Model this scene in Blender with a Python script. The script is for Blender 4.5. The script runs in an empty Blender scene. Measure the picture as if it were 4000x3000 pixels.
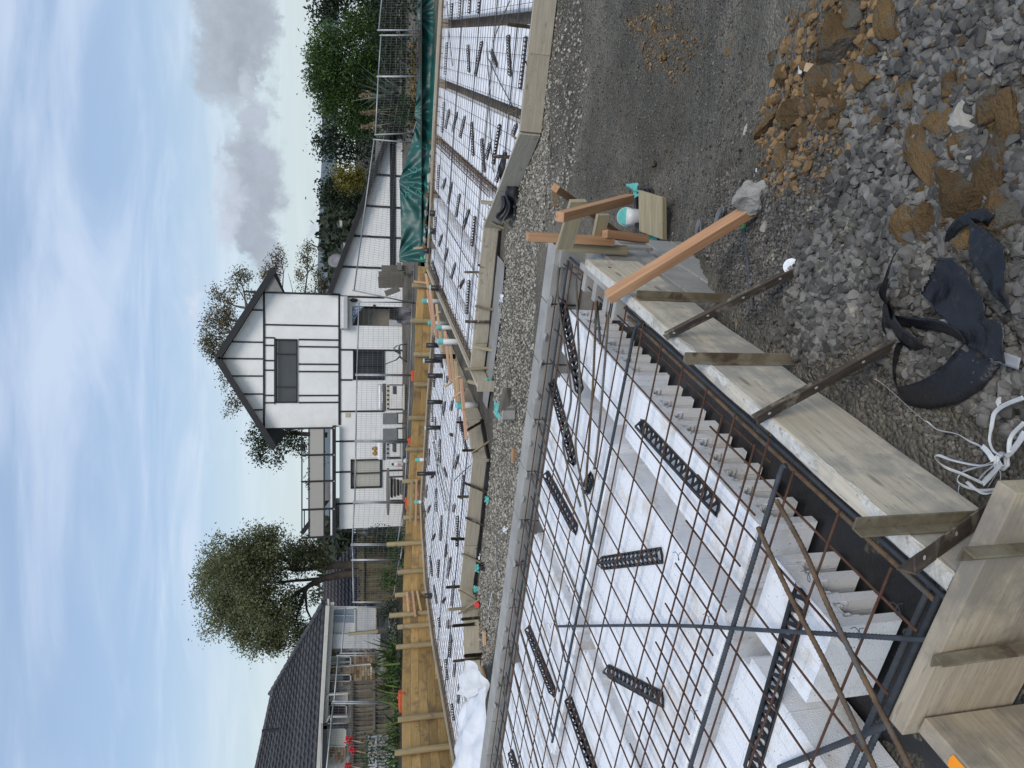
import bpy, bmesh, math, random
import numpy as np
from mathutils import Vector, Matrix, noise
random.seed(7); rng=np.random.default_rng(7)
S=bpy.context.scene; COL=S.collection
# ---------------------------------------------------------------- camera, world, sun, exposure
F=2800.0; TH=math.radians(14.67); CZ=1.32; AZ=math.radians(25.27)
cd=bpy.data.cameras.new('camera'); cam=bpy.data.objects.new('camera',cd); COL.objects.link(cam)
cd.sensor_fit='HORIZONTAL'; cd.sensor_width=36.0; cd.lens=36.0*F/4000.0; cd.clip_start=0.05; cd.clip_end=3000
cs,sn=math.cos(TH),math.sin(TH)
cam.matrix_world=Matrix(((0,1,0,0),(-sn,0,-cs,0),(-cs,0,sn,CZ),(0,0,0,1)))   # phone held sideways: world up points left in the frame
S.camera=cam
vs=S.view_settings; vs.view_transform='Standard'; vs.look='None'; vs.gamma=1.0; vs.use_curve_mapping=False; vs.exposure=0.0
SUN_EL=math.radians(48); SUN_AZ=math.radians(165)
sl=bpy.data.lights.new('sun','SUN'); sl.energy=1.95; sl.angle=math.radians(25); sl.color=(1.0,0.94,0.85)
so=bpy.data.objects.new('sun',sl); COL.objects.link(so)
sd=Vector((math.sin(SUN_AZ)*math.cos(SUN_EL),math.cos(SUN_AZ)*math.cos(SUN_EL),math.sin(SUN_EL)))
so.rotation_euler=sd.to_track_quat('Z','Y').to_euler(); so.location=(0,0,30)

def ray(x,y):                       # pixel of the 4000x3000 frame -> direction in the world
    a=(1500-y)/F; b=(2000-x)/F
    return Vector((a, cs+b*sn, -sn+b*cs))
def onz(x,y,z):
    d=ray(x,y); k=(z-CZ)/d.z; return Vector((d.x*k,d.y*k,z))
def ony(x,y,Y):
    d=ray(x,y); k=Y/d.y; return Vector((d.x*k,Y,CZ+d.z*k))
EP=Vector((math.sin(AZ),math.cos(AZ),0)); EQ=Vector((-math.cos(AZ),math.sin(AZ),0))
def PQ(p,q,z=0.0): return EP*p+EQ*q+Vector((0,0,z))
def topq(v): return (v.x*EP.x+v.y*EP.y, v.x*EQ.x+v.y*EQ.y)
def onq(x,y,q):
    d=ray(x,y); k=q/(d.x*EQ.x+d.y*EQ.y); return Vector((d.x*k,d.y*k,CZ+d.z*k))
def onp(x,y,p):
    d=ray(x,y); k=p/(d.x*EP.x+d.y*EP.y); return Vector((d.x*k,d.y*k,CZ+d.z*k))
def proj(v):
    dz=v[2]-CZ; dep=v[1]*cs-dz*sn; up=v[1]*sn+dz*cs
    return (2000-F*up/dep, 1500-F*v[0]/dep)
def smooth(a,b,t):
    t=min(1,max(0,(t-a)/(b-a))); return t*t*(3-2*t)
def gz(x,y):                        # height of the site ground
    p=x*EP.x+y*EP.y; q=x*EQ.x+y*EQ.y
    f=min(1,max(0,(p-2.3)/3.2)); f=f*.6+.4*smooth(0,1,f)
    z=-0.34-1.06*f
    return z+0.02*noise.noise((x*1.3,y*1.3,0))+0.012*noise.noise((x*4,y*4,3))
def G(x,y,lift=0.0):                # pixel -> point on the site ground
    d=ray(x,y); k=.6
    for i in range(4000):
        X,Y,Z=d.x*k,d.y*k,CZ+d.z*k
        if Z<=gz(X,Y)+lift: return Vector((X,Y,gz(X,Y)+lift))
        k+=.004+.002*k
    return Vector((d.x*k,d.y*k,-1.4))
def tile(x0,y0,s): return lambda x,y:(x0+s*x,y0+s*y)
T1=tile(600,0,.4822);T2=tile(700,900,.42194);T3=tile(1100,1000,.42194);T4=tile(1100,1600,.42194);T5=tile(950,2200,.4822)
T6=tile(1400,0,.4822);T7=tile(1400,700,.4822);T8=tile(1500,1400,.36166)
S1=tile(1900,800,.4822);S2=tile(2400,600,.4822);S3=tile(2800,0,.7233);S4=tile(3000,1000,.6028);S5=tile(2300,1300,.6028)
S6=tile(1800,1500,.4822);S7=tile(1800,2200,.4822);S8=tile(2600,2000,.6329)
U1=tile(1700,0,.27125);U2=tile(1700,400,.27125);U3=tile(1650,850,.27125);U4=tile(1600,1550,.27125);U5=tile(1600,2000,.27125);U6=tile(1650,2450,.27125)
U7=tile(1950,850,.42194);U8=tile(2000,1500,.6028);V1=tile(2200,900,.42194)

# ---------------------------------------------------------------- node helpers and materials
class NT:
    def __init__(s,tree): s.t=tree; s.n=tree.nodes; s.l=tree.links
    def new(s,typ,**kw):
        n=s.n.new(typ)
        for k,v in kw.items():
            if k.startswith('i_'):
                n.inputs[k[2:].replace('_',' ')].default_value=v
            else: setattr(n,k,v)
        return n
    def link(s,a,b): s.l.new(a,b)
    def math(s,op,a,b=None,clamp=False):
        n=s.n.new('ShaderNodeMath'); n.operation=op; n.use_clamp=clamp
        for i,x in enumerate((a,b)):
            if x is None: continue
            if isinstance(x,(int,float)): n.inputs[i].default_value=x
            else: s.l.new(x,n.inputs[i])
        return n.outputs[0]
    def mix(s,f,a,b,blend='MIX'):
        n=s.n.new('ShaderNodeMix'); n.data_type='RGBA'; n.blend_type=blend; n.clamp_result=False
        for sock,x in ((n.inputs[0],f),(n.inputs[6],a),(n.inputs[7],b)):
            if isinstance(x,(int,float)): sock.default_value=x
            elif isinstance(x,tuple): sock.default_value=(x[0],x[1],x[2],1)
            else: s.l.new(x,sock)
        return n.outputs[2]
    def ramp(s,f,a,b):
        n=s.n.new('ShaderNodeMapRange'); n.interpolation_type='SMOOTHSTEP'
        n.inputs['From Min'].default_value=a; n.inputs['From Max'].default_value=b
        s.l.new(f,n.inputs['Value']); return n.outputs[0]
    def noise(s,vec,scale,detail=5,rough=.55,dist=0):
        n=s.n.new('ShaderNodeTexNoise'); n.inputs['Scale'].default_value=scale; n.inputs['Detail'].default_value=detail
        n.inputs['Roughness'].default_value=rough; n.inputs['Distortion'].default_value=dist
        if vec is not None: s.l.new(vec,n.inputs['Vector'])
        return n.outputs['Fac']

def base_mat(name):
    m=bpy.data.materials.new(name); m.use_nodes=True; t=NT(m.node_tree); b=m.node_tree.nodes['Principled BSDF']
    return m,t,b
MATS={}
def mat(name,c1,c2=None,scale=6,rough=.8,bump=0.0,bscale=60,metal=0.0,c3=None,s3=9,th3=(.6,.72),rnd=0.12,coords='pos',stretch=None,lo=.35,hi=.65,spec=.4,tint=False,bdist=.02,trans=0,c4=None):
    if name in MATS: return MATS[name]
    m,t,b=base_mat(name); c2=c2 or tuple(x*.75 for x in c1)
    if coords=='pos': vec=t.new('ShaderNodeNewGeometry').outputs['Position']
    else: vec=t.new('ShaderNodeTexCoord').outputs['Object']
    oi=t.new('ShaderNodeObjectInfo')
    if coords!='pos':
        va=t.new('ShaderNodeVectorMath',operation='ADD'); t.link(vec,va.inputs[0])
        cx=t.new('ShaderNodeCombineXYZ'); r=t.math('MULTIPLY',oi.outputs['Random'],37.0)
        for i in range(3): t.link(r,cx.inputs[i])
        t.link(cx.outputs[0],va.inputs[1]); vec=va.outputs[0]
    sv=vec
    if stretch:
        mp=t.new('ShaderNodeMapping'); mp.inputs['Scale'].default_value=stretch; t.link(vec,mp.inputs['Vector']); sv=mp.outputs[0]
    n=t.noise(sv,scale,6,.6)
    col=t.mix(t.ramp(n,lo,hi),c1,c2)
    if c3:
        n3=t.noise(vec,s3,6,.62); col=t.mix(t.ramp(n3,*th3),col,c3)
    if c4:
        mp4=t.new('ShaderNodeMapping'); mp4.inputs['Scale'].default_value=(14,90,90); t.link(vec,mp4.inputs['Vector']); n4=t.noise(mp4.outputs[0],1.0,3,.6); col=t.mix(t.math('MULTIPLY',t.ramp(n4,.60,.70),.75),col,c4)
    if c4:
        mp5=t.new('ShaderNodeMapping'); mp5.inputs['Scale'].default_value=(1.6,6,6); t.link(vec,mp5.inputs['Vector']); vk=t.new('ShaderNodeTexVoronoi'); vk.inputs['Scale'].default_value=1.5; t.link(mp5.outputs[0],vk.inputs['Vector']); col=t.mix(t.math('MULTIPLY',t.ramp(vk.outputs['Distance'],.13,.05),.7),col,tuple(x*.6 for x in c4))
    if rnd or tint:
        if tint:
            a=t.new('ShaderNodeAttribute',attribute_name='tint'); rv=a.outputs['Fac']
        else: rv=oi.outputs['Random']
        f=t.math('ADD',t.math('MULTIPLY',rv,2*rnd),1-rnd)
        cb=t.new('ShaderNodeCombineXYZ')
        for i in range(3): t.link(f,cb.inputs[i])
        col=t.mix(1.0,col,cb.outputs[0],'MULTIPLY')
    t.link(col,b.inputs['Base Color'])
    b.inputs['Roughness'].default_value=rough; b.inputs['Metallic'].default_value=metal; b.inputs['Specular IOR Level'].default_value=spec
    if bump:
        bn=t.noise(sv if stretch else vec,bscale if not stretch else scale*2,6,.65)
        bp=t.new('ShaderNodeBump',i_Strength=bump); bp.inputs['Distance'].default_value=bdist; t.link(bn,bp.inputs['Height']); t.link(bp.outputs[0],b.inputs['Normal'])
    if trans: b.inputs['Transmission Weight'].default_value=trans
    MATS[name]=m; return m
def wood(name,c1,c2,c3=None,th3=(.58,.7),s3=5,rough=.8,rnd=.14,g=1.0,c4=None):
    return mat(name,c1,c2,scale=7*g,rough=rough,bump=.35,coords='obj',stretch=(.35,6,6),c3=c3,s3=s3,th3=th3,rnd=rnd,bdist=.006,c4=c4)

# ---------------------------------------------------------------- mesh helpers
class MB:
    def __init__(s): s.v=[]; s.f=[]
    def quad(s,a,b,c,d):
        n=len(s.v); s.v+= [tuple(a),tuple(b),tuple(c),tuple(d)]; s.f.append((n,n+1,n+2,n+3)); return s
    def box(s,c,size,R=None):
        c=Vector(c); hx,hy,hz=size[0]/2,size[1]/2,size[2]/2; n=len(s.v)
        for dx,dy,dz in ((-1,-1,-1),(1,-1,-1),(1,1,-1),(-1,1,-1),(-1,-1,1),(1,-1,1),(1,1,1),(-1,1,1)):
            d=Vector((dx*hx,dy*hy,dz*hz)); d=R@d if R else d
            s.v.append(tuple(c+d))
        s.f+=[tuple(n+i for i in f) for f in ((0,3,2,1),(4,5,6,7),(0,1,5,4),(1,2,6,5),(2,3,7,6),(3,0,4,7))]; return s
    def bar(s,p0,p1,w,h,up=(0,0,1)):
        p0,p1=Vector(p0),Vector(p1); R,L=frame(p0,p1,up)
        return s.box((p0+p1)/2,(L,w,h),R)
    def prism(s,pts,off):           # polygon (list of Vector) extruded by vector off
        n=len(s.v); m=len(pts); off=Vector(off)
        s.v+=[tuple(p) for p in pts]+[tuple(Vector(p)+off) for p in pts]
        s.f.append(tuple(range(n,n+m))[::-1]); s.f.append(tuple(range(n+m,n+2*m)))
        for i in range(m): j=(i+1)%m; s.f.append((n+i,n+j,n+m+j,n+m+i))
        return s
    def tube(s,pts,r,n=8,cap=True):
        pts=[Vector(p) for p in pts]; k=len(s.v); m=len(pts)
        rs=r if isinstance(r,(list,tuple)) else [r]*m
        prev=None
        for i,p in enumerate(pts):
            d=(pts[min(i+1,m-1)]-pts[max(i-1,0)]).normalized()
            if prev is None:
                a=Vector((0,0,1)) if abs(d.z)<.9 else Vector((1,0,0)); u=d.cross(a).normalized()
            else:
                u=(prev-d*prev.dot(d)); u=u.normalized() if u.length>1e-6 else d.orthogonal().normalized()
            prev=u; w=d.cross(u)
            for j in range(n):
                t=2*math.pi*j/n; s.v.append(tuple(p+(u*math.cos(t)+w*math.sin(t))*rs[i]))
        for i in range(m-1):
            for j in range(n):
                a=k+i*n+j; b=k+i*n+(j+1)%n; s.f.append((a,b,b+n,a+n))
        if cap:
            s.f.append(tuple(k+j for j in range(n))[::-1]); s.f.append(tuple(k+(m-1)*n+j for j in range(n)))
        return s
    def lathe(s,c,prof,n=20,ax=None):
        R=Vector(ax).to_track_quat('Z','Y').to_matrix() if ax else Matrix.Identity(3); c=Vector(c); k=len(s.v); m=len(prof)
        for r,z in prof:
            for j in range(n):
                t=2*math.pi*j/n; s.v.append(tuple(c+R@Vector((r*math.cos(t),r*math.sin(t),z))))
        for i in range(m-1):
            for j in range(n):
                a=k+i*n+j; b=k+i*n+(j+1)%n; s.f.append((a,b,b+n,a+n))
        s.f.append(tuple(k+j for j in range(n))[::-1]); s.f.append(tuple(k+(m-1)*n+j for j in range(n)))
        return s
    def sheet(s,fn,nu,nv):
        k=len(s.v)
        for i in range(nu+1):
            for j in range(nv+1): s.v.append(tuple(fn(i/nu,j/nv)))
        for i in range(nu):
            for j in range(nv):
                a=k+i*(nv+1)+j; s.f.append((a,a+1,a+nv+2,a+nv+1))
        return s
    def mesh(s,name):
        m=bpy.data.meshes.new(name); m.from_pydata(s.v,[],s.f); m.update(); return m
def frame(p0,p1,up=(0,0,1)):
    d=(Vector(p1)-Vector(p0)); L=d.length; x=d.normalized(); up=Vector(up)
    y=up.cross(x)
    if y.length<1e-4: y=Vector((0,1,0)).cross(x)
    y.normalize(); z=x.cross(y)
    return Matrix((x,y,z)).transposed(),L
def add(name,me,m=None,parent=None,label=None,cat=None,group=None,kind=None,smooth=False,mw=None,bevel=0,thick=0):
    if isinstance(me,MB): me=me.mesh(name)
    o=bpy.data.objects.new(name,me); COL.objects.link(o)
    if m is not None and len(me.materials)==0: me.materials.append(m)
    if smooth: me.shade_smooth()
    if mw is not None: o.matrix_world=mw
    if parent is not None:
        o.parent=parent; o.matrix_parent_inverse=Matrix.Translation(-Vector(parent.location)) if parent.get('_emp') else Matrix.Identity(4)
    if thick: md=o.modifiers.new('solid','SOLIDIFY'); md.thickness=thick
    if bevel: md=o.modifiers.new('bevel','BEVEL'); md.width=bevel; md.segments=2; md.limit_method='ANGLE'
    tag(o,label,cat,group,kind); return o
def tag(o,label=None,cat=None,group=None,kind=None):
    if label: o['label']=label
    if cat: o['category']=cat
    if group: o['group']=group
    if kind: o['kind']=kind
    return o
def thing(name,loc,label,cat,group=None):
    o=bpy.data.objects.new(name,None); COL.objects.link(o); o.location=loc; o.empty_display_size=.1; o['_emp']=1
    return tag(o,label,cat,group)
def beam(name,p0,p1,w,h,m,parent=None,up=(0,0,1),wob=0.0,seg=0,bevel=.003,**kw):
    """squared timber from p0 to p1, its length on local X so that the grain runs along it"""
    p0,p1=Vector(p0),Vector(p1); R,L=frame(p0,p1,up); mb=MB(); seg=seg or (12 if wob else 1)
    k=0
    for i in range(seg+1):
        x=-L/2+L*i/seg
        for a,b in ((-1,-1),(1,-1),(1,1),(-1,1)):
            v=Vector((x,a*w/2,b*h/2))
            if wob: v+=noise.noise_vector((x*3+p0.x*7,a*5+p0.y*3,b*3))*wob
            mb.v.append(tuple(v))
    for i in range(seg):
        for j in range(4):
            a=i*4+j; b=i*4+(j+1)%4; mb.f.append((a,a+4,b+4,b)[::-1])
    mb.f.append((0,1,2,3)[::-1]); e=seg*4; mb.f.append((e,e+1,e+2,e+3))
    mw=Matrix.Translation((p0+p1)/2)@R.to_4x4()
    return add(name,mb,m,parent,mw=mw,bevel=bevel,**kw)
def angle_stake(name,p0,p1,w,m,parent=None,up=(0,0,1),holes=True,**kw):
    """rolled steel angle peg: two thin flanges with punched, pale holes"""
    p0,p1=Vector(p0),Vector(p1); R,L=frame(p0,p1,up); t=.005; mb=MB()
    mb.box((0,0,-w/2+t/2),(L,w,t)); mb.box((0,-w/2+t/2,t/2),(L,t,w-t))
    o=add(name,mb,m,parent,mw=Matrix.Translation((p0+p1)/2)@R.to_4x4(),bevel=.0015,**kw)
    if holes:
        n=max(3,int(L/.12))
        hm=MB().lathe((0,0,0),[(.0055,0),(.0055,.0005)],10,(0,1,0)).mesh('punched_hole'); hm.materials.append(MATS['hole_pale'])
        for i in range(n):
            add('punched_hole',hm,None,o,mw=Matrix.Translation((-L/2+.04+i*(L-.08)/max(1,n-1),-w/2-.0006,w*.12)))
    return o
# ---------------------------------------------------------------- sky
W=bpy.data.worlds.new('World'); S.world=W; W.use_nodes=True; t=NT(W.node_tree)
bg=W.node_tree.nodes['Background']; bg.inputs['Strength'].default_value=0.1
sky=t.new('ShaderNodeTexSky'); sky.sky_type='NISHITA'; sky.sun_disc=False; sky.sun_elevation=SUN_EL; sky.sun_rotation=SUN_AZ
sky.air_density=1.0; sky.dust_density=1.2; sky.ozone_density=1.0
gen=t.new('ShaderNodeTexCoord').outputs['Generated']
sx=t.new('ShaderNodeSeparateXYZ'); t.link(gen,sx.inputs[0])
zz=t.math('ADD',t.math('ABSOLUTE',sx.outputs[2]),.12)
cx=t.new('ShaderNodeCombineXYZ'); t.link(t.math('DIVIDE',sx.outputs[0],zz),cx.inputs[0]); t.link(t.math('DIVIDE',sx.outputs[1],zz),cx.inputs[1])
mp=t.new('ShaderNodeMapping'); mp.inputs['Scale'].default_value=(.8,1.5,1); mp.inputs['Rotation'].default_value=(0,0,.5); t.link(cx.outputs[0],mp.inputs[0])
ci=t.noise(mp.outputs[0],1.1,7,.55,.6)
col=t.mix(.42,sky.outputs[0],(6.0,8.1,11.4))                                        # thin even veil
col=t.mix(t.math('MULTIPLY',t.ramp(ci,.40,.68),.62),col,(7.2,8.2,9.9))             # cirrus sheets
hz=t.ramp(sx.outputs[2],.24,.0); col=t.mix(t.math('MULTIPLY',hz,.72),col,(7.0,8.0,8.0)) # pale towards the horizon
def warp(scale,amp,src):
    n=t.new('ShaderNodeTexNoise'); n.inputs['Scale'].default_value=scale; n.inputs['Detail'].default_value=7; n.inputs['Roughness'].default_value=.62; t.link(src,n.inputs['Vector'])
    a=t.new('ShaderNodeVectorMath',operation='SUBTRACT'); t.link(n.outputs['Color'],a.inputs[0]); a.inputs[1].default_value=(.5,.5,.5)
    b=t.new('ShaderNodeVectorMath',operation='SCALE'); t.link(a.outputs[0],b.inputs[0]); b.inputs['Scale'].default_value=amp
    c=t.new('ShaderNodeVectorMath',operation='ADD'); t.link(src,c.inputs[0]); t.link(b.outputs[0],c.inputs[1]); return c.outputs[0]
gw=warp(30,.035,warp(9,.11,gen))
nn=t.noise(gen,22,9,.66,.3); n2=t.noise(gen,7,6,.55)
def cloud(x,y,rx,rz,tone,soft=.55,k=1.5,k2=1.1):
    global col
    d=ray(x,y).normalized()
    sb=t.new('ShaderNodeVectorMath',operation='SUBTRACT'); t.link(gw,sb.inputs[0]); sb.inputs[1].default_value=d
    ml=t.new('ShaderNodeVectorMath',operation='MULTIPLY'); t.link(sb.outputs[0],ml.inputs[0]); ml.inputs[1].default_value=(1/rx,1/(rx*1.5),1/rz)
    ln=t.new('ShaderNodeVectorMath',operation='LENGTH'); t.link(ml.outputs[0],ln.inputs[0])
    v=t.math('ADD',t.math('SUBTRACT',1.0,ln.outputs['Value']),t.math('ADD',t.math('MULTIPLY',t.math('SUBTRACT',nn,.5),k),t.math('MULTIPLY',t.math('SUBTRACT',n2,.5),k2)))
    f=t.ramp(v,.0,soft)
    tc=t.mix(t.ramp(nn,.3,.7),tone,tuple(c*1.22 for c in tone))
    col=t.mix(t.math('MULTIPLY',f,.9),col,tc)
cloud(890,60,.115,.050,(3.7,4.15,4.85),.5,1.1,.8)
cloud(975,150,.075,.032,(3.5,3.95,4.65),.45,1.1,.7)
cloud(1000,330,.035,.016,(4.6,5.1,5.9),.7,1.6,.6)
cloud(1010,480,.032,.020,(4.2,4.7,5.5),.6,1.4,.6)
cloud(950,640,.05,.032,(4.5,5.0,5.8),.6,1.3,.7)
cloud(1000,760,.09,.042,(3.7,4.15,4.9),.55,1.1,.8)
cloud(1020,930,.07,.030,(3.7,4.15,4.9),.55,1.1,.8)
cloud(900,830,.05,.022,(4.9,5.4,6.4),.8,1.4,.8)
cloud(850,640,.06,.010,(5.2,5.8,6.9),.9,1.3,.5)
cloud(760,1130,.05,.02,(5.6,6.3,7.6),1.0,1.3)
cloud(1225,520,.07,.004,(5.0,5.7,6.6),.8,.5,.2)
cloud(1215,820,.06,.004,(5.2,5.9,6.8),.8,.5,.2)
t.link(col,bg.inputs['Color'])

# ---------------------------------------------------------------- ground of the site
def ground_mat(name,c1,c2,c3,sc=1.6,vs=70,bump=.8):
    m,t,b=base_mat(name); vec=t.new('ShaderNodeNewGeometry').outputs['Position']
    col=t.mix(t.ramp(t.noise(vec,sc,6,.6),.38,.62),c1,c2)
    col=t.mix(t.math('MULTIPLY',t.ramp(t.noise(vec,sc*2.3,7,.65,.4),.6,.72),.8),col,c3)
    vo=t.new('ShaderNodeTexVoronoi',feature='F1'); vo.inputs['Scale'].default_value=vs; t.link(vec,vo.inputs['Vector'])
    sp=t.new('ShaderNodeSeparateColor'); t.link(vo.outputs['Color'],sp.inputs[0])
    f=t.math('ADD',t.math('MULTIPLY',sp.outputs[0],.75),.55); cb=t.new('ShaderNodeCombineXYZ')
    for i in range(3): t.link(f,cb.inputs[i])
    col=t.mix(1.0,col,cb.outputs[0],'MULTIPLY')
    dp=t.math('ADD',t.math('MULTIPLY',t.ramp(t.noise(vec,.75,4,.6,.8),.36,.62),.55),.58); cd_=t.new('ShaderNodeCombineXYZ')
    for i in range(3): t.link(dp,cd_.inputs[i])
    col=t.mix(1.0,col,cd_.outputs[0],'MULTIPLY')
    nf=t.noise(vec,260,3,.7); col=t.mix(.3,col,t.mix(nf,(0,0,0),tuple(2*x for x in c1)))
    t.link(col,b.inputs['Base Color']); b.inputs['Roughness'].default_value=.92; b.inputs['Specular IOR Level'].default_value=.2
    h=t.math('ADD',t.math('MULTIPLY',vo.outputs['Distance'],-.8),t.math('MULTIPLY',nf,.25))
    h=t.math('ADD',h,t.math('MULTIPLY',t.noise(vec,11,6,.6),1.3))
    bp=t.new('ShaderNodeBump',i_Strength=bump); bp.inputs['Distance'].default_value=.035; t.link(h,bp.inputs['Height']); t.link(bp.outputs[0],b.inputs['Normal'])
    return m
M_ground=ground_mat('crusher_dust',(.175,.160,.132),(.255,.228,.183),(.37,.285,.165),1.0,62,1.0)
NR,NA=300,300
vv=[];ff=[]
for i in range(NR+1):
    r=.7*(42/.7)**(i/NR)
    for j in range(NA+1):
        a=math.radians(-46+92*j/NA); x,y=r*math.sin(a),r*math.cos(a); z=gz(x,y)
        if r<9:
            z+=.012*noise.noise((x*9,y*9,1))+.006*noise.noise((x*25,y*25,2))
            px,py=proj((x,y,z))
            if py<1500 and px>2000:     # clay spoil and shovelled heaps on the open ground
                h=noise.noise((x*2.1,y*2.1,9)); z+=.06*max(0,h)+.022*noise.noise((x*5,y*5,4))+.016*abs(noise.noise((x*11,y*11,6)))
                tr=math.sin((x*.35-y*.95)*26+2*noise.noise((x*2,y*2,3)))*.014*smooth(3.6,4.6,y)*(.4+.6*abs(noise.noise((x*.8,y*.8,7)))*2); z+=tr
        vv.append((x,y,z))
for i in range(NR):
    for j in range(NA):
        a=i*(NA+1)+j; ff.append((a,a+1,a+NA+2,a+NA+1))
gm=bpy.data.meshes.new('ground'); gm.from_pydata(vv,[],ff); gm.update()
ground=add('ground',gm,M_ground,kind='structure',smooth=True)
GV=np.array(vv).reshape(NR+1,NA+1,3)
def gzz(x,y):
    r=math.hypot(x,y); a=math.degrees(math.atan2(x,y))
    i=min(NR,max(0,int(round(NR*math.log(max(r,.7)/.7)/math.log(42/.7))))); j=min(NA,max(0,int(round((a+46)/92*NA))))
    return GV[i,j,2]

# ---------------------------------------------------------------- stones
def stone_mesh(k,sub=1,flat=.75,rough=.22,cuts=7):
    bm=bmesh.new(); bmesh.ops.create_icosphere(bm,subdivisions=sub,radius=1); rs=random.Random(k)
    pl=[]
    for c in range(cuts):
        n=Vector((rs.gauss(0,1),rs.gauss(0,1),rs.gauss(0,1))).normalized(); pl.append((n,rs.uniform(.42,.8)))
    for v in bm.verts:
        for n,d in pl:
            e=v.co.dot(n)-d
            if e>0: v.co-=n*e
        v.co*=1+rough*noise.noise(v.co*1.9+Vector((k*3.1,k*1.7,0)))
        v.co.z*=flat; v.co.x*=1.15
    bm.normal_update()
    V=np.array([v.co[:] for v in bm.verts]); Fc=np.array([[v.index for v in f.verts] for f in bm.faces]); bm.free()
    V-=V.mean(0)
    return V,Fc
def mesh_np(name,V,Fc,tint=None,n=3):
    m=bpy.data.meshes.new(name); nv=len(V); nf=len(Fc)
    m.vertices.add(nv); m.vertices.foreach_set('co',np.asarray(V,dtype=np.float32).ravel())
    m.loops.add(nf*n); m.loops.foreach_set('vertex_index',np.asarray(Fc,dtype=np.int32).ravel())
    m.polygons.add(nf); m.polygons.foreach_set('loop_start',np.arange(0,nf*n,n,dtype=np.int32))
    try: m.polygons.foreach_set('loop_total',np.full(nf,n,dtype=np.int32))
    except Exception: pass
    if tint is not None:
        a=m.attributes.new('tint','FLOAT','FACE'); a.data.foreach_set('value',np.asarray(tint,dtype=np.float32))
    m.update(calc_edges=True); m.shade_flat(); return m
PROTO=[stone_mesh(k,2) for k in range(14)]; PROTO1=[stone_mesh(k+50,1) for k in range(10)]
def rotm(n):
    q=rng.normal(size=(n,4)); q/=np.linalg.norm(q,axis=1)[:,None]; w,x,y,z=q.T
    return np.stack([np.stack([1-2*(y*y+z*z),2*(x*y-z*w),2*(x*z+y*w)],-1),np.stack([2*(x*y+z*w),1-2*(x*x+z*z),2*(y*z-x*w)],-1),np.stack([2*(x*z-y*w),2*(y*z+x*w),1-2*(x*x+y*y)],-1)],1)
def stone_stuff(name,pos,size,protos,m,parent):
    Vs=[];Fs=[];Ts=[];off=0; n=len(pos); R=rotm(n); pk=rng.integers(0,len(protos),n); tv=rng.random(n)
    for i in range(n):
        V,Fc=protos[pk[i]]; P=(V@R[i].T)*size[i]; P[:,2]*=.8; P+=pos[i]
        Vs.append(P);Fs.append(Fc+off);Ts.append(np.full(len(Fc),tv[i])); off+=len(V)
    me=mesh_np(name,np.concatenate(Vs),np.concatenate(Fs),np.concatenate(Ts))
    return add(name,me,m,parent,kind='stuff')
def inpoly(x,y,poly):
    c=False; n=len(poly)
    for i in range(n):
        x1,y1=poly[i]; x2,y2=poly[(i+1)%n]
        if (y1>y)!=(y2>y) and x<(x2-x1)*(y-y1)/(y2-y1)+x1: c=not c
    return c
Z_COARSE=[(2990,1330),(3110,1130),(3130,930),(3220,760),(3300,560),(3330,300),(3500,0),(4100,-200),(4100,1800),(3800,1620),(3560,1480),(3350,1360),(3120,1430)]
Z_MED=[(2800,700),(3000,700),(3250,400),(3300,900),(3150,1100),(3650,1600),(4050,1900),(4050,2100),(3600,1900),(3100,1500),(2850,1350),(2700,1100)]
Z_CLAY=[(3080,60),(3300,-60),(4100,-100),(4100,950),(3700,900),(3420,520),(3200,700),(3040,700),(3000,420)]
Z_DUST=[(2130,-50),(2250,-50),(2900,0),(3000,700),(2900,900),(2760,1200),(3100,1700),(3900,2000),(3300,1700),(2700,1130),(2500,900),(2150,700)]
Z_MID=[(2090,-60),(2160,-60),(2150,400),(2130,900),(2100,1000),(2080,1500),(2000,2100),(1920,2600),(1880,2600),(1860,2400),(1900,2000),(1930,1700),(1930,1300),(1960,1050),(2000,800),(2080,480)]
def mstone(name,tint,c1,c2,c3=None,rnd=.55,th3=(.62,.72)):
    return mat(name,c1,c2,scale=9,rough=.85,bump=.7,bscale=70,c3=c3,s3=11,th3=th3,rnd=rnd,tint=tint,spec=.25,bdist=.004)
M_gs=mstone('grey_gravel_stuff',True,(.145,.138,.126),(.086,.082,.076),(.235,.215,.17)); M_go=mstone('grey_gravel',False,(.145,.138,.126),(.086,.082,.076),(.235,.215,.17))
M_cs=mstone('clay_stuff',True,(.205,.13,.06),(.155,.10,.052),(.20,.185,.16)); M_co=mat('clay_clod',(.24,.155,.072),(.155,.10,.05),scale=6,rough=.95,bump=1.0,bscale=50,c3=(.19,.175,.145),s3=7,th3=(.5,.62),rnd=.22,spec=.15,bdist=.05)
M_ts=mstone('tan_gravel_stuff',True,(.32,.295,.245),(.25,.235,.20),(.36,.285,.17))
def scatter(poly,n,smin,smax,pw=2.0,keep=None):
    xs=[p[0] for p in poly]; ys=[p[1] for p in poly]; out=[]
    # candidates uniform on the ground plane (area-weighted), kept where the gravel lies
    pts=[G(x,y) for x,y in poly]; x0=min(p.x for p in pts); x1=max(p.x for p in pts); y0=min(p.y for p in pts); y1=max(p.y for p in pts)
    tries=0
    while len(out)<n and tries<n*30:
        tries+=1
        x=random.uniform(x0,x1); y=random.uniform(y0,y1); z=gzz(x,y); a,b=proj((x,y,z))
        if not inpoly(a,b,poly): continue
        if x*EQ.x+y*EQ.y>.87 and x*EP.x+y*EP.y<4.2: continue
        s=smin*(smax/smin)**(random.random()**pw)
        out.append((x,y,z+s*random.uniform(.0,.5),s))
    return np.array(out)
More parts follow.
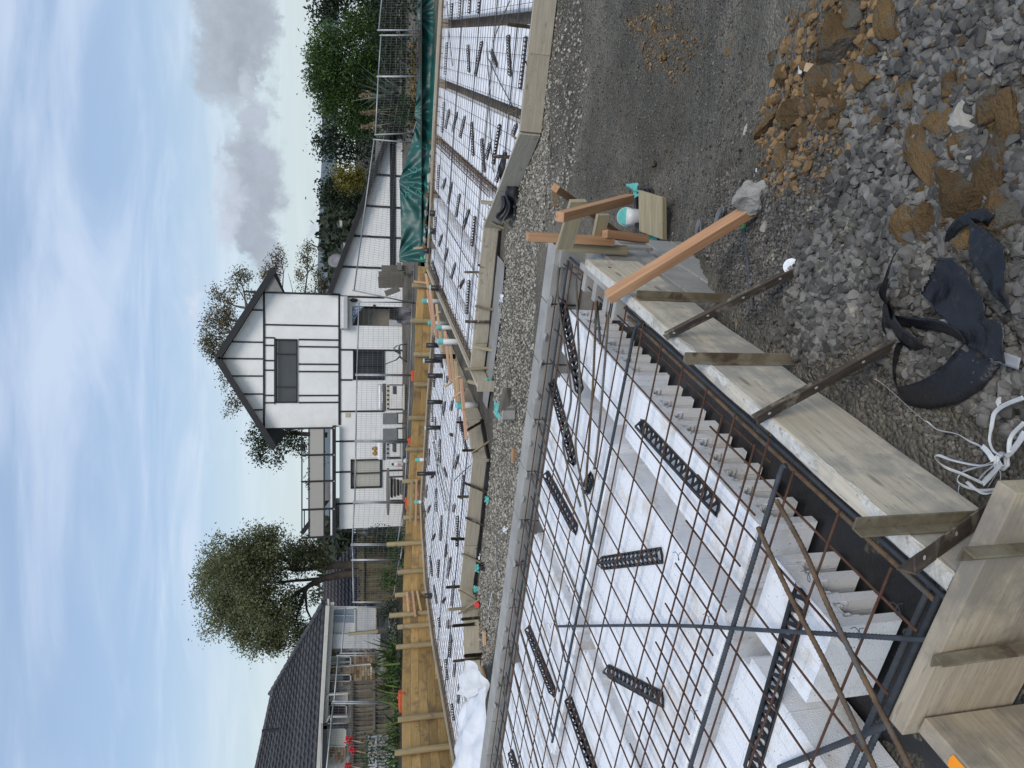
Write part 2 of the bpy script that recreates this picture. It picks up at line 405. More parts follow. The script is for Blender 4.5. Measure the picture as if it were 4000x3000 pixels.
def place(poly,n,smin,smax,pw,name,m_o,m_s,nobj,protos=PROTO,pname='stone'):
    A=scatter(poly,n,smin,smax,pw)
    d=np.hypot(A[:,0],A[:,1]); o=np.argsort(-A[:,3]/d)
    for i in o[:nobj]:
        k=random.randrange(len(protos)); key=(id(protos),k)
        if key not in SM:
            V,Fc=protos[k]; SM[key]={}
        if m_o.name not in SM[key]:
            me=mesh_np(pname,V if False else protos[k][0],protos[k][1]); me.materials.append(m_o); SM[key][m_o.name]=me
        ob=bpy.data.objects.new(pname,SM[key][m_o.name]); COL.objects.link(ob); ob.parent=ground
        ob.location=A[i,:3]; s=A[i,3]; ob.scale=(s,s,s*.85); ob.rotation_euler=(random.uniform(-.5,.5),random.uniform(-.5,.5),random.uniform(0,6.28))
    r=o[nobj:]
    if len(r): stone_stuff(name,A[r,:3],A[r,3],protos,m_s,ground)
SM={}
place(Z_COARSE,6200,.009,.0265,1.0,'gravel',M_go,M_gs,230)
place(Z_MED,12000,.003,.012,1.8,'gravel_chips',M_go,M_gs,0,PROTO1)
place(Z_DUST,15000,.0035,.014,2.8,'crushed_dust_chips',M_go,M_gs,0,PROTO1)
place(Z_CLAY,1000,.006,.026,1.5,'clay_crumbs',M_co,M_cs,45)
place([(2960,420),(3060,330),(3250,0),(3420,0),(3420,480),(3230,760),(3020,780),(2950,600)],900,.004,.018,1.8,'clay_spoil',M_co,M_cs,0)
place([(2440,60),(2640,0),(2740,180),(2660,330),(2520,260)],500,.005,.02,1.8,'clay_spoil',M_co,M_cs,0)
place(Z_MID,15000,.010,.032,1.7,'aggregate_bed',M_go,M_ts,0,PROTO1)
place([(2120,-60),(2260,-60),(2300,300),(2240,700),(2130,980),(2090,900),(2100,400)],2200,.008,.03,2.2,'loose_aggregate',M_go,M_ts,0,PROTO1)
# large clods and slabs of yellow clay, each its own piece
CL=[stone_mesh(k+200,4,.72,.10,12) for k in range(6)]
for V_,F_ in CL:
    for i in range(len(V_)):
        c=Vector(V_[i]); d=1+.05*noise.noise(c*4)+.06*noise.noise(c*9)+.05*noise.noise(c*20); V_[i]*=d
def clod(x,y,sx,sy,sz,m,rz=0,k=0,tilt=(0,0),name='clay_clod'):
    g=G(x,y); V,Fc=CL[k%6]; me=mesh_np(name,V,Fc); me.materials.append(m)
    o=bpy.data.objects.new(name,me); COL.objects.link(o); o.parent=ground; o.location=(g.x,g.y,g.z+sz*.35); o.scale=(sx*.9,sy*.9,sz*1.15); o.rotation_euler=(tilt[0],tilt[1],rz); return o
for a in [(3170,520,.05,.10,.06,.2,1),(3240,480,.045,.09,.05,.1,3),(3200,420,.06,.05,.055,.5,2),(3120,540,.04,.08,.05,.1,5),(3300,420,.05,.04,.05,.3,0),(3350,60,.06,.05,.05,.3,4),(2560,120,.06,.08,.03,.3,1),(2600,220,.05,.05,.03,.3,2),(3310,160,.10,.13,.07,.3,0),(3390,290,.09,.055,.05,.9,1),(3240,330,.13,.09,.05,1.2,2),(3110,440,.12,.06,.05,1.5,3),(3010,490,.09,.045,.06,1.9,4),
          (3150,600,.13,.09,.04,.4,5),(3080,300,.055,.045,.05,.2,0),(3040,230,.035,.05,.05,0,2),(2880,170,.07,.12,.02,.2,1),(3560,900,.075,.085,.05,.6,3),(3640,880,.06,.055,.05,0,4),
          (3620,600,.13,.07,.035,.3,5),(3790,760,.12,.09,.05,.8,0),(3900,640,.1,.12,.05,.2,1),(3960,450,.08,.05,.05,.1,2),(3880,420,.05,.07,.05,.4,3),(3700,480,.065,.06,.05,1,4),
          (3820,960,.075,.075,.06,.4,5),(3960,860,.09,.12,.05,.4,0),(3490,60,.1,.06,.05,.2,1),(3560,380,.05,.04,.04,.2,2),(3730,330,.04,.045,.04,.2,3),(3060,610,.05,.05,.035,.2,4),
          (3760,560,.045,.04,.04,.2,4),(2560,640,.035,.05,.035,.2,2),(2735,640,.03,.055,.015,.3,1),(2700,850,.02,.02,.02,0,3),(2180,770,.14,.08,.06,.3,4),(3230,980,.05,.035,.02,.2,1)]:
    clod(a[0],a[1],a[2],a[3],a[4],M_co,a[5],a[6],(random.uniform(-.2,.2),random.uniform(-.2,.2)))
M_pale=mstone('pale_stone',False,(.36,.34,.30),(.28,.27,.25),None,.2)
for a in [(2935,500,.035,.05,.035,.5),(3330,730,.03,.022,.025,.2),(3160,710,.03,.02,.02,.1),(3800,480,.055,.06,.05,0),(3815,625,.03,.025,.03,0),(2930,780,.02,.02,.03,.3),(3000,885,.028,.03,.03,0),(3130,1055,.035,.03,.04,.3)]:
    clod(a[0],a[1],a[2],a[3],a[4],M_pale,a[5],random.randrange(6),name='pale_stone')
# ---------------------------------------------------------------- near raft: block edge, pods, mesh, bars
M_block=mat('concrete_block',(.36,.35,.325),(.29,.28,.26),scale=5,rough=.9,bump=.5,bscale=120,c3=(.36,.35,.32),s3=7,rnd=.08,bdist=.006)
M_mortar=mat('mortar',(.42,.41,.385),(.33,.32,.30),scale=14,rough=.95,bump=.8,bscale=60,rnd=.1)
M_dpm=mat('black_polythene',(.012,.012,.014),(.02,.02,.022),scale=5,rough=.35,bump=.5,bscale=8,rnd=0,spec=.5)
M_rust=mat('rusty_wire',(.095,.045,.026),(.06,.032,.022),scale=25,rough=.85,bump=.3,bscale=200,c3=(.15,.065,.03),s3=12,rnd=.15)
M_rebar=mat('blue_grey_rebar',(.075,.083,.095),(.055,.06,.068),scale=18,rough=.6,bump=.2,bscale=150,c3=(.10,.06,.035),s3=6,th3=(.66,.76),rnd=.2,metal=.3)
M_rebr=mat('rusty_rebar',(.16,.105,.06),(.09,.058,.038),scale=22,rough=.8,bump=.3,bscale=150,c3=(.10,.095,.09),s3=8,th3=(.5,.65),rnd=.2)
M_rebg=mat('dusty_rebar',(.125,.115,.095),(.085,.078,.068),scale=22,rough=.8,bump=.3,bscale=150,c3=(.11,.07,.04),s3=6,th3=(.55,.7),rnd=.2)
M_chair=mat('black_plastic',(.012,.012,.013),(.018,.018,.02),rough=.42,rnd=0,spec=.5)
mat('hole_pale',(.5,.48,.44),(.42,.40,.37),rough=.8,rnd=0)
M_peg=mat('rusted_steel_peg',(.085,.065,.048),(.045,.035,.03),scale=14,rough=.85,bump=.5,bscale=80,c3=(.20,.175,.13),s3=11,th3=(.52,.64),rnd=.12,coords='obj',stretch=(.6,3,3),bdist=.004)
M_pegp=mat('cement_caked_peg',(.21,.185,.13),(.13,.105,.07),scale=12,rough=.9,bump=.5,bscale=80,c3=(.075,.05,.035),s3=9,th3=(.55,.66),rnd=.1,coords='obj',bdist=.004)
M_form=wood('form_board',(.44,.37,.275),(.35,.29,.21),(.235,.205,.165),(.46,.64),4,.85,.08,c4=(.26,.21,.15))
M_formw=wood('cement_washed_board',(.57,.515,.415),(.47,.415,.325),(.34,.32,.285),(.45,.62),5,.9,.05,c4=(.27,.24,.19))
M_fresh=wood('fresh_red_timber',(.46,.265,.145),(.36,.19,.10),None,rnd=.1,rough=.7)
M_peach=wood('pale_pine',(.56,.40,.24),(.46,.31,.18),None,rnd=.1)
def eps_mat():
    m,t,b=base_mat('expanded_polystyrene'); vec=t.new('ShaderNodeTexCoord').outputs['Object']; pos=t.new('ShaderNodeNewGeometry').outputs['Position']
    br=t.new('ShaderNodeTexBrick'); br.inputs['Scale'].default_value=1.0; br.inputs['Brick Width'].default_value=.22; br.inputs['Row Height'].default_value=.11; br.inputs['Mortar Size'].default_value=.003; br.inputs['Mortar Smooth'].default_value=.4
    t.link(vec,br.inputs['Vector'])
    d=t.noise(pos,6,7,.68); d2=t.noise(pos,1.7,3,.5)
    f=t.math('MULTIPLY',t.ramp(d,.48,.68),t.ramp(d2,.36,.52))
    col=t.mix(t.math('MULTIPLY',f,.55),(.86,.875,.90),(.56,.47,.35))
    sp=t.ramp(t.noise(pos,95,2,.5),.70,.74); col=t.mix(t.math('MULTIPLY',sp,.7),col,(.10,.10,.10))
    t.link(col,b.inputs['Base Color']); b.inputs['Roughness'].default_value=.7; b.inputs['Specular IOR Level'].default_value=.3
    b.inputs['Subsurface Weight'].default_value=0
    vo=t.new('ShaderNodeTexVoronoi'); vo.inputs['Scale'].default_value=190; t.link(vec,vo.inputs['Vector'])
    h=t.math('ADD',t.math('MULTIPLY',vo.outputs['Distance'],-.35),t.math('MULTIPLY',br.outputs['Fac'],.7))
    bp=t.new('ShaderNodeBump',i_Strength=.6); bp.inputs['Distance'].default_value=.008; t.link(h,bp.inputs['Height']); t.link(bp.outputs[0],b.inputs['Normal'])
    return m
M_eps=eps_mat()
RPQ=Matrix((EP,EQ,Vector((0,0,1)))).transposed()          # local x=P, y=Q
def MW(p,q,z): return Matrix.Translation(PQ(p,q,z))@RPQ.to_4x4()
# underlay sheet beneath the pods
mb=MB(); mb.sheet(lambda u,v:PQ(.93+u*3.2,1.0+v*7.0,-.335+.006*noise.noise((u*30,v*60,0))),60,90)
add('polythene_underlay',mb,M_dpm,label='black polythene sheet spread under the white pods of the near raft',cat='plastic sheet',smooth=True)
# --- block edge walls
wall=thing('block_wall',PQ(4.05,.95,-1.2),'grey concrete block wall edging the near raft, returning round its corner','wall')
for i in range(17):
    q0=.95+i*.4
    mb=MB(); mb.box((0,.195,-.095),(.15,.39,.19)); mb.box((-.078,.195,-.14),(.03,.386,.10))
    add('block',mb,M_block,wall,mw=MW(4.065,q0,0),bevel=.005)
    for c in range(1,5 if i<2 else 2):
        mb=MB(); mb.box((0,.195,-.095),(.15,.39,.19)); add('block',mb,M_block,wall,mw=MW(4.065,q0+(.2 if c%2 else 0)-.0,-.2*c-.004),bevel=.005)
for i in range(9):                                          # grout squeezed over the joints
    for k,(dp,s) in enumerate(((-.055,1),(-.07,.7))):
        q0=1.35+i*.4+(.0 if k==0 else .2)+random.uniform(-.03,.03)
        V,Fc=CL[(i+k)%6]; me=mesh_np('mortar_lump',V,Fc); me.materials.append(M_mortar)
        o=add('mortar_lump',me,None,wall,mw=MW(4.065+dp+random.uniform(-.01,.01),q0,-.012)@Matrix.Diagonal((.035*s,.05*s,.02,1)))
core=MB()
for c in range(5): core.box((0,0,-.105-.2*c),(1.03,.12,.17))
add('wall_core',core,M_mortar,wall,mw=MW(3.53,1.03,-.16))
for c in range(5):
    n=3; x=4.14-(0 if c%2 else .2)
    for i in range(4):
        p1=x-i*.4; p0=max(3.04,p1-.39); p1=min(p1,4.139)
        if c%2==0 and i==0: p1=4.139; p0=3.94
        if p1-p0<.06: continue
        mb=MB(); L=p1-p0
        if c==0:
            mb.box((0,.0175,-.095),(L,.035,.19)); mb.box((0,.165,-.145),(L,.03,.09))
            for wx in (-L/2+.03,0,L/2-.03):
                mb.box((wx,.093,-.105),(.045,.115,.16))
        else: mb.box((0,.09,-.095),(L,.18,.19))
        add('block',mb,M_block,wall,mw=MW((p0+p1)/2,.95,-.2*c-.003*(c>0)),bevel=.005)
# --- polystyrene pods
def rbox(sx,sy,sz,r=.02,seg=3):
    bm=bmesh.new(); bmesh.ops.create_cube(bm,size=1)
    for v in bm.verts: v.co=Vector((v.co.x*sx,v.co.y*sy,v.co.z*sz))
    es=[e for e in bm.edges if abs((e.verts[0].co-e.verts[1].co).normalized().z)>.9]
    bmesh.ops.bevel(bm,geom=es,offset=r*2.2,segments=seg,affect='EDGES'); 
    es=[e for e in bm.edges if all(v.co.z>sz/2-1e-5 for v in e.verts)]
    bmesh.ops.bevel(bm,geom=es,offset=.006,segments=1,affect='EDGES')
    me=bpy.data.meshes.new('pod'); bm.to_mesh(me); bm.free(); return me
PT,PH=-.088,.23
def pod(p0,p1,q0,q1,label,cells=None,group=None,tip=(0,0)):
    """cells='q' the face at q0 is sawn open, 'p' the face at p0"""
    mw=MW((p0+p1)/2,(q0+q1)/2,PT-PH/2)@Matrix.Rotation(tip[0],4,'X')@Matrix.Rotation(tip[1],4,'Y'); sx,sy=p1-p0,q1-q0
    if not cells:
        return add('polystyrene_pod',rbox(sx,sy,PH),M_eps,mw=mw,label=label,cat='foam pod',group=group)
    mb=MB(); rib=.034; mb.box((0,0,PH/2-.028),(sx,sy,.056))
    # saw-cut pod: a crust on top and ribs between open, round-shouldered cells
    n=max(2,int(round((sx if cells=='q' else sy)/.125))); L=sx if cells=='q' else sy; D=sy if cells=='q' else sx; stp=(L-rib)/n
    def B(a,b,z0,z1,w,d):          # a along the sawn face, b away from it
        c=(a,b,(z0+z1)/2) if cells=='q' else (b,a,(z0+z1)/2); s=(w,d,z1-z0) if cells=='q' else (d,w,z1-z0); mb.box(c,s)
    for i in range(n+1):
        a=-L/2+rib/2+i*stp
        B(a,0,-PH/2,PH/2-.056,rib,D)
    for i in range(n):
        a=-L/2+rib+i*stp
        for k,(w,h) in enumerate(((.030,.012),(.016,.030),(.007,.055))):
            for sg in (0,1):
                aa=a+w/2 if sg==0 else a+stp-rib-w/2
                B(aa,.001,PH/2-.056-h,PH/2-.0561,w,D-.002)
    B(0,D/2-.02,-PH/2,PH/2-.0562,L-.004,.036)
    return add('polystyrene_pod',mb,M_eps,mw=mw,label=label,cat='foam pod',group=group)
pod(2.915,3.86,1.33,1.60,'sawn-open white foam pod tucked into the block wall corner','q')
pod(1.71,2.80,1.33,1.605,'sawn white foam pod with a row of open cells along the middle of the board','q')
pod(1.28,1.60,1.37,1.67,'small cut white foam pod with two arched cells by the plain cross board','q')
nm=['second','third','fourth','fifth']
for k in range(5):
    q0=1.735+k*1.2
    pod(2.915,3.87,q0,q0+1.09,'white foam pod in the row along the block wall, %s out from the corner'%(nm[k] if k<4 else 'last'))
    if k<3: pod(1.71,2.80,q0,q0+1.09,'white foam pod in the middle row, %s from the form board'%nm[k])
pod(1.06,1.60,1.77,2.86,'white foam pod with a chipped corner beside the plain cross board')
pod(1.06,1.60,2.97,4.0,'white foam pod under the big spacer strip at the frame edge')
# --- reinforcing mesh, each wire a part
def wire(sheet,a,b,r=.0038,amp=.004):
    a,b=Vector(a),Vector(b); n=max(4,int((b-a).length/.25)); pts=[]
    for i in range(n+1):
        v=a.lerp(b,i/n); o=noise.noise_vector(v*1.7+Vector((a.x*9,a.y*5,0)))*amp; o.z*=.6; pts.append(v+o)
    return add('wire',MB().tube(pts,r,7),M_rust,sheet,smooth=True)
ZM=-.046
sh1=thing('reinforcing_mesh',PQ(2.8,1.1,ZM),'rusty reinforcing mesh sheet laid over the near white pods up to the block wall','reinforcing mesh')
for k in range(25): q=1.072+.204*k; wire(sh1,PQ(1.69,q,ZM),PQ(3.93,q,ZM))
for k in range(12): p=1.72+.204*k; wire(sh1,PQ(p,1.0+(.03*math.sin(k*7)),ZM+.0075),PQ(p,6.6,ZM+.0075))
sh2=thing('reinforcing_mesh',PQ(1.3,1.1,ZM),'lapping rusty mesh sheet with free wire ends over the chipped pod','reinforcing mesh')
for k in range(14): q=1.12+.206*k; wire(sh2,PQ(1.01,q,ZM+.016),PQ(2.04,q+.012,ZM+.016))
for k in range(5): p=1.13+.21*k; wire(sh2,PQ(p,1.03+.02*math.sin(k*5),ZM+.0235),PQ(p,4.6,ZM+.0235))
# --- loose and starter bars
def rebar(pts,r,m,label,hook=None,name='reinforcing_bar'):
    pts=[Vector(p) for p in pts]; out=[]; rs=[]
    L=0; seg=[]
    for a,b in zip(pts[:-1],pts[1:]): seg.append((b-a).length); L+=seg[-1]
    n=min(420,max(6,int(L/.0065)))
    for i in range(n+1):
        d=L*i/n; k=0
        while k<len(seg)-1 and d>seg[k]: d-=seg[k]; k+=1
        f=d/max(seg[k],1e-6)
        # catmull-rom through the given points
        P0=pts[max(k-1,0)];P1=pts[k];P2=pts[k+1];P3=pts[min(k+2,len(pts)-1)]
        v=.5*((2*P1)+(P2-P0)*f+(2*P0-5*P1+4*P2-P3)*f*f+(3*P1-P0-3*P2+P3)*f**3)
        out.append(v); rs.append(r*(1.10 if i%2 else .93))
    return add(name,MB().tube(out,rs,8),m,label=label,cat='steel bar',smooth=True)
def zp(l,z): return [onz(x,y,z) for x,y in l]
def zs(l): return [onz(x,y,z) for (x,y),z in l]
rebar(zs([(U7(1300,1010),-.10),(U7(1330,985),-.06),(U7(1290,990),-.035),(U7(1245,1085),-.03),(S6(1320,0),-.03),(S6(985,1659),-.03),(S7(740,1450),-.03)]),.0075,M_rebar,'long blue-grey bar hooked at the board, lying in the rib between two pod rows')
rebar(zp([S5(1275,860),S5(1225,960),S5(1010,1659),S8(150,1580)],-.028),.0085,M_rebar,'thick blue-grey bar along the rib before the chipped pod')
rebar(zp([U8(300,1570),S8(0,700),S8(700,735),S8(1630,790)],-.022),.0068,M_rebar,'slightly bowed dark bar lying straight across the mesh towards the camera')
rebar(zp([S5(1215,1085),S8(850,230),S8(1050,680),S8(1510,1580)],-.012),.0075,M_rebr,'mottled rusty bar leaning over the arched pod')
rebar(zp([S8(570,95),S8(770,520),S8(1010,980),S8(1290,1580)],-.012),.0075,M_rebr,'rusty bar with an orange end crossing the black spacer near the bottom')
for i,(q,z) in enumerate(((1.03,-.075),(1.075,-.10),(1.05,-.145))):
    rebar([PQ(3.92-.03*i,q,z),PQ(2.4,q+.004,z-.004),PQ(1.01+.04*i,q-.003,z)],.0075,M_rebar if i!=1 else M_rebr,['upper edge bar running along the inside of the form board','rusty edge bar beside the blue-grey ones behind the form board','lower edge bar deep behind the form board'][i])
for i,(p,z) in enumerate(((1.035,-.085),(1.10,-.13))):
    rebar([PQ(p,1.0,z),PQ(p+.003,2.0,z),PQ(p,3.0,z)],.0085,M_rebar,['blue-grey bar close inside the plain cross board','blue-grey bar second from the plain cross board, lower down'][i])
rebar(zp([S8(1470,1275),S8(1150,1400),S8(700,1580)],-.06),.0085,M_rebar,'thick blue-grey bar slanting from the board corner to the frame edge')
rebar(zp([U7(560,415),U7(540,700),U7(600,1150),U7(665,1659),S6(830,500),S6(970,990)],-.03),.0065,M_rebg,'dark bent bar from the block corner over the far pods, end near the long spacer')
rebar(zp([U7(710,560),U7(725,900),U7(745,1659),S6(930,500),S6(985,830),S6(1060,1290)],-.024),.0065,M_rebg,'grey bar with a green mark fanning out from the block wall')
rebar(zp([U7(900,775),U7(870,1500),S6(1050,300),S6(1010,850)],-.018),.0065,M_rebr,'brown ribbed bar of the fan lying over the far pods')
rebar(zp([U7(1015,870),U7(965,1500),S6(1110,480),S6(1080,690)],-.026),.0065,M_rebg,'dark bar of the fan closest to the long cross bar')
rebar(zp([U7(905,770),U7(920,980),U7(935,1170)],-.03),.0068,M_rebar,'short blue-grey starter bar between the sawn pod and the wall')
for i,l in enumerate([[S6(600,310),S6(760,680),S6(1040,1290)],[S6(540,710),S6(640,960),S6(910,1620),S7(960,290)],[S6(490,1080),S6(570,1340),S6(700,1659),S7(850,800)],
     [S7(460,10),S7(540,240),S7(800,1040)],[S7(405,280),S7(480,540),S7(740,1400)],[S7(360,620),S7(450,960),S7(630,1659)],[S7(320,920),S7(390,1250),S7(500,1700)]]):
    p=zp(l,-.026); p[0].z=-.05
    rebar([p[0]+EP*.03+Vector((0,0,-.05))]+p,.0062,M_rebr if i in (0,5) else M_rebg,'%s starter bar along the block wall, counted from the corner'%(['first','second','third','fourth','fifth','sixth','seventh'][i]))
rebar([PQ(3.93,1.05,-.07),PQ(3.935,3.2,-.075),PQ(3.93,6.4,-.07)],.0075,M_rebar,'blue-grey edge bar running along the foot of the block wall')
# --- black plastic bar spacers
def spacer_mesh(L,w=.062,h=.042,n=None):
    mb=MB(); n=n or max(3,int(L/.047))
    for s in (-1,1): mb.box((0,s*w/2,.004),(L,.009,.008))
    mb.box((0,0,h-.004),(L,.010,.008)); st=L/n
    for i in range(n+1):
        x=-L/2+i*st
        for s in (-1,1):
            d=.011
            mb.prism([Vector((x-d,s*w/2,.004)),Vector((x+d,s*w/2,.004)),Vector((x+d*.45,0,h-.004)),Vector((x-d*.45,0,h-.004))],(0,0,.004))
            mb.prism([Vector((x-d*1.7,s*w/2,.008)),Vector((x+d*1.7,s*w/2,.008)),Vector((x,s*w*.36,.016))],(0,0,.003))
        mb.box((x,0,.004),(.009,w,.006))
    for e in (-1,1): mb.prism([Vector((e*L/2,-w/2,0)),Vector((e*L/2,w/2,0)),Vector((e*(L/2+.02),0,.01))],(0,0,.004))
    return mb.mesh('bar_spacer')
SPC={}
def spacer(a,b,z,label,group,w=.062,h=.042):
    a,b=Vector(a),Vector(b); a.z=b.z=z; R,L=frame(a,b); k=(round(L,1),w)
    if k not in SPC: SPC[k]=spacer_mesh(max(.1,round(L,1)),w,h); SPC[k].materials.append(M_chair)
    return add('bar_spacer',SPC[k],None,mw=Matrix.Translation((a+b)/2)@R.to_4x4(),label=label,cat='bar spacer',group=group)
for i,(a,b,l) in enumerate([(U8(865,290),U8(1320,780),'wide black plastic spacer strip on the pod beside the row of open cells'),(U8(595,1160),U8(975,1110),'black spacer strip lying crosswise on the brown-stained pod'),
   (U8(235,590),U8(425,945),'black spacer strip on the second pod along the wall'),(U8(280,10),U8(410,490),'black spacer strip under the fan of bars'),(U8(530,590),U8(492,690),'short black spacer piece at the tips of the fanned bars'),
   (U7(610,800),U7(770,1610),'long black spacer strip on the far sawn pod by the wall corner'),(S7(570,555),S7(755,1020),'black spacer strip on the third pod along the wall'),(S7(905,1140),S7(1110,1720),'black spacer strip in the long rib at the frame edge'),
   (S7(1200,870),S7(1659,1110),'black spacer strip aslant on the third middle pod'),(S7(420,1530),S7(480,1720),'black spacer strip by the wall at the frame edge'),(S8(840,540),S8(560,1530),'large black spacer strip under the two crossed rusty bars')]):
    spacer(onz(*a,PT),onz(*b,PT),PT+.001,l,'black bar spacers on the near raft')
# tie wire twists on the crossings
tw=[U8(1100,1115),U8(385,1325),U8(170,780),U8(260,220),S8(290,655),S8(200,1250),S8(1225,750),S8(910,395),S8(1465,600),U7(970,1150),U8(580,600),S7(745,505),S7(900,515),S7(655,1135),S7(750,1275)]
for i,p in enumerate(tw):
    c=onz(*p,-.03); pts=[c+Vector((.014*math.cos(k*.9)*(1+k*.05),.014*math.sin(k*.9),.004*k)) for k in range(9)]
    add('tie_wire',MB().tube(pts,.0012,5),M_rebar,label='twist of thin tie wire on a crossing of the near mesh',cat='tie wire',group='tie wire twists on the near mesh')
# --- form boards of the near raft
b1=beam('form_board',PQ(3.43,.928,-.135),PQ(.955,.928,-.135),.046,.29,M_formw,wob=.006,seg=60,bevel=.004,label='long white-washed form board along the side of the near raft',cat='board')
M_crust=mat('cement_crust',(.66,.645,.60),(.50,.48,.43),scale=18,rough=.95,bump=.9,bscale=70,c3=(.36,.34,.30),s3=22,th3=(.58,.66),rnd=0,bdist=.01)
LB=2.475
def crust(u,v):
    x=-LB/2+LB*u; e=.010*noise.noise((u*40,v*3,0))+.006*noise.noise((u*120,v*5,2)); y=(v-.5)*.0475; drop=0.0
    if v>.99: drop=-.006-.022*max(0,noise.noise((u*26,3,0)))-.006*max(0,noise.noise((u*90,5,0)))
    if v<.01: drop=-.006-.014*max(0,noise.noise((u*30,8,0)))
    return Vector((x,y+(.0012 if v>.5 else -.0012),.1465+.0015*noise.noise((u*60,v*4,1))+drop))
add('cement_crust',MB().sheet(crust,200,6),M_crust,b1)
b2=beam('form_board',PQ(.925,.66,-.13),PQ(.925,1.33,-.13),.046,.30,M_form,wob=.002,seg=20,bevel=.003,label='plain form board closing the near end of the raft, at the bottom',cat='board')
b3=beam('form_board',PQ(.895,1.29,-.16),PQ(.35,1.29,-.16),.046,.30,M_form,wob=.002,seg=16,bevel=.003,label='short form board with an orange paint mark at the bottom corner',cat='board')
M_orange=mat('orange_spray',(.95,.33,.01),(.9,.26,.01),rough=.6,rnd=0)
c=onz(*S8(1750,1560),-.009)
add('spray_mark',MB().sheet(lambda u,v:Vector(((u-.5)*.07*(1-.3*abs(v-.5)),0,0))+Vector((0,(v-.5)*.034,.0009)),6,3),M_orange,b3,mw=Matrix.Translation(Vector((-.15,0,.1515))))
# --- pegs and braces along the boards
def vpeg(top,q,label,m,w=.034,zb=-.75,dz=0):
    a=onq(*top,q); a.z+=dz; return angle_stake('steel_peg',a,Vector((a.x,a.y,zb)),w,m,up=-EP,label=label,cat='steel peg')
vpeg(V1(690,600),.885,'cement-caked steel peg behind the red timber brace',M_pegp)
vpeg(V1(1135,1185),.885,'pale caked steel peg upright against the middle of the white board',M_pegp)
vpeg(S8(1190,95),.885,'caked steel peg upright at the near end of the white board',M_pegp)
a=onp(*S8(1850,290),.885); angle_stake('steel_peg',a,Vector((a.x,a.y,-.7)),.034,M_pegp,up=EQ,label='caked steel peg upright against the plain cross board',cat='steel peg')
a=onp(*S8(1670,950),.885); angle_stake('steel_peg',a,a+Vector((.06,-.10,-.55)),.034,M_pegp,up=EQ,label='bolted steel peg leaning from the plain cross board',cat='steel peg')
def brace(top,q,bot,m,label,w=.042,sink=.06):
    a=onq(*top,q); b=G(*bot); d=(b-a).normalized(); return angle_stake('steel_brace',a,b+d*sink,w,m,up=(.3,-.4,1),label=label,cat='steel brace')
brace(V1(930,960),.90,(3170,1010),M_peg,'dark punched steel angle bracing the white board, a round label beside its foot')
brace(S5(1070,540),.90,S4(860,520),M_peg,'rust-brown steel angle brace ending under the black plastic strips')
brace(S8(1480,320),.90,(3905,1935),M_peg,'short rusty angle brace with a bright screw at the near end of the white board')
a=onq(*V1(470,625),.915); a.z+=.03; b=G(2985,790); beam('timber_brace',a,b+(b-a).normalized()*.05,.05,.05,M_fresh,bevel=.004,label='fresh red timber brace from the white board down to a lump of concrete',cat='timber brace')
V,Fc=stone_mesh(777,4,.8,.3,9); V=np.array([np.array(v)*(1+.10*noise.noise(Vector(v)*3)+.07*noise.noise(Vector(v)*8)+.05*noise.noise(Vector(v)*19)) for v in V]); me=mesh_np('concrete_lump',V,Fc); me.materials.append(M_block); g=G(2990,775)
o=add('concrete_lump',me,None,label='broken grey concrete lump at the foot of the red timber brace',cat='concrete lump'); o.location=(g.x,g.y,g.z+.06); o.scale=(.055,.11,.09); o.rotation_euler=(.2,.3,.8)
# ---------------------------------------------------------------- things lying about on the open ground
X1=tile(2050,650,.31646);X3=tile(3600,1450,.3315);X4=tile(1450,550,.30136);X5=tile(1650,1050,.3315)
M_old=wood('weathered_plank',(.36,.31,.20),(.27,.23,.145),(.16,.13,.09),(.62,.72),6)
M_teal=mat('teal_cloth',(.14,.50,.46),(.11,.42,.39),scale=60,rough=.9,bump=.4,bscale=300,rnd=.05)
M_tealp=mat('teal_tape',(.16,.52,.47),(.12,.45,.41),scale=30,rough=.5,bump=.2,bscale=60,rnd=.05)
M_pvc=mat('white_pvc',(.66,.66,.65),(.58,.58,.57),scale=6,rough=.4,rnd=.05)
M_navy=mat('navy_black_plastic',(.010,.0105,.014),(.007,.0075,.010),scale=6,rough=.36,bump=.8,bscale=16,c3=(.08,.082,.09),s3=60,th3=(.64,.72),rnd=0,spec=.5,bdist=.01)
M_strap=mat('white_strapping',(.56,.58,.60),(.48,.50,.52),scale=30,rough=.45,bump=.15,bscale=200,rnd=.08)
M_film=mat('grey_film',(.34,.35,.37),(.28,.29,.31),scale=9,rough=.35,rnd=.05)
M_red=mat('red_mark',(.30,.015,.02),(.25,.01,.015),rough=.6,rnd=0)
M_white=mat('white_scrap',(.72,.72,.72),(.62,.62,.62),rough=.7,rnd=.05)
# timber profile standing off the block corner
pf=thing('timber_profile',onq(*X1(1120,940),.86),'timber setting-out profile of stakes and short boards at the block wall corner','timber profile')
a=onq(*X1(25,865),.86); b=onq(*X1(1125,945),.86); beam('stake',a,Vector((a.x,a.y,b.z)),.045,.045,M_fresh,pf,up=EP,bevel=.003)
a=onq(*X1(470,995),.915); b=onq(*X1(1255,1030),.915); beam('stake',a,Vector((a.x,a.y,b.z)),.045,.045,M_old,pf,up=EP,bevel=.003)
c0=onq(*X1(500,950),.83); c1=onz(*X1(640,485),c0.z); d=(c0-c1).normalized(); beam('cross_board',c0+d*.03,c1-d*.03,.024,.085,M_old,pf,up=(.1,-.3,1),bevel=.002,wob=.002)
e0=onq(*X1(910,850),.84); e1=onz(*X1(965,590),e0.z); beam('cross_board',e0,e1,.024,.075,M_old,pf,up=(.1,-.3,1),bevel=.002,wob=.002)
qc=topq(c1)[1]+.01
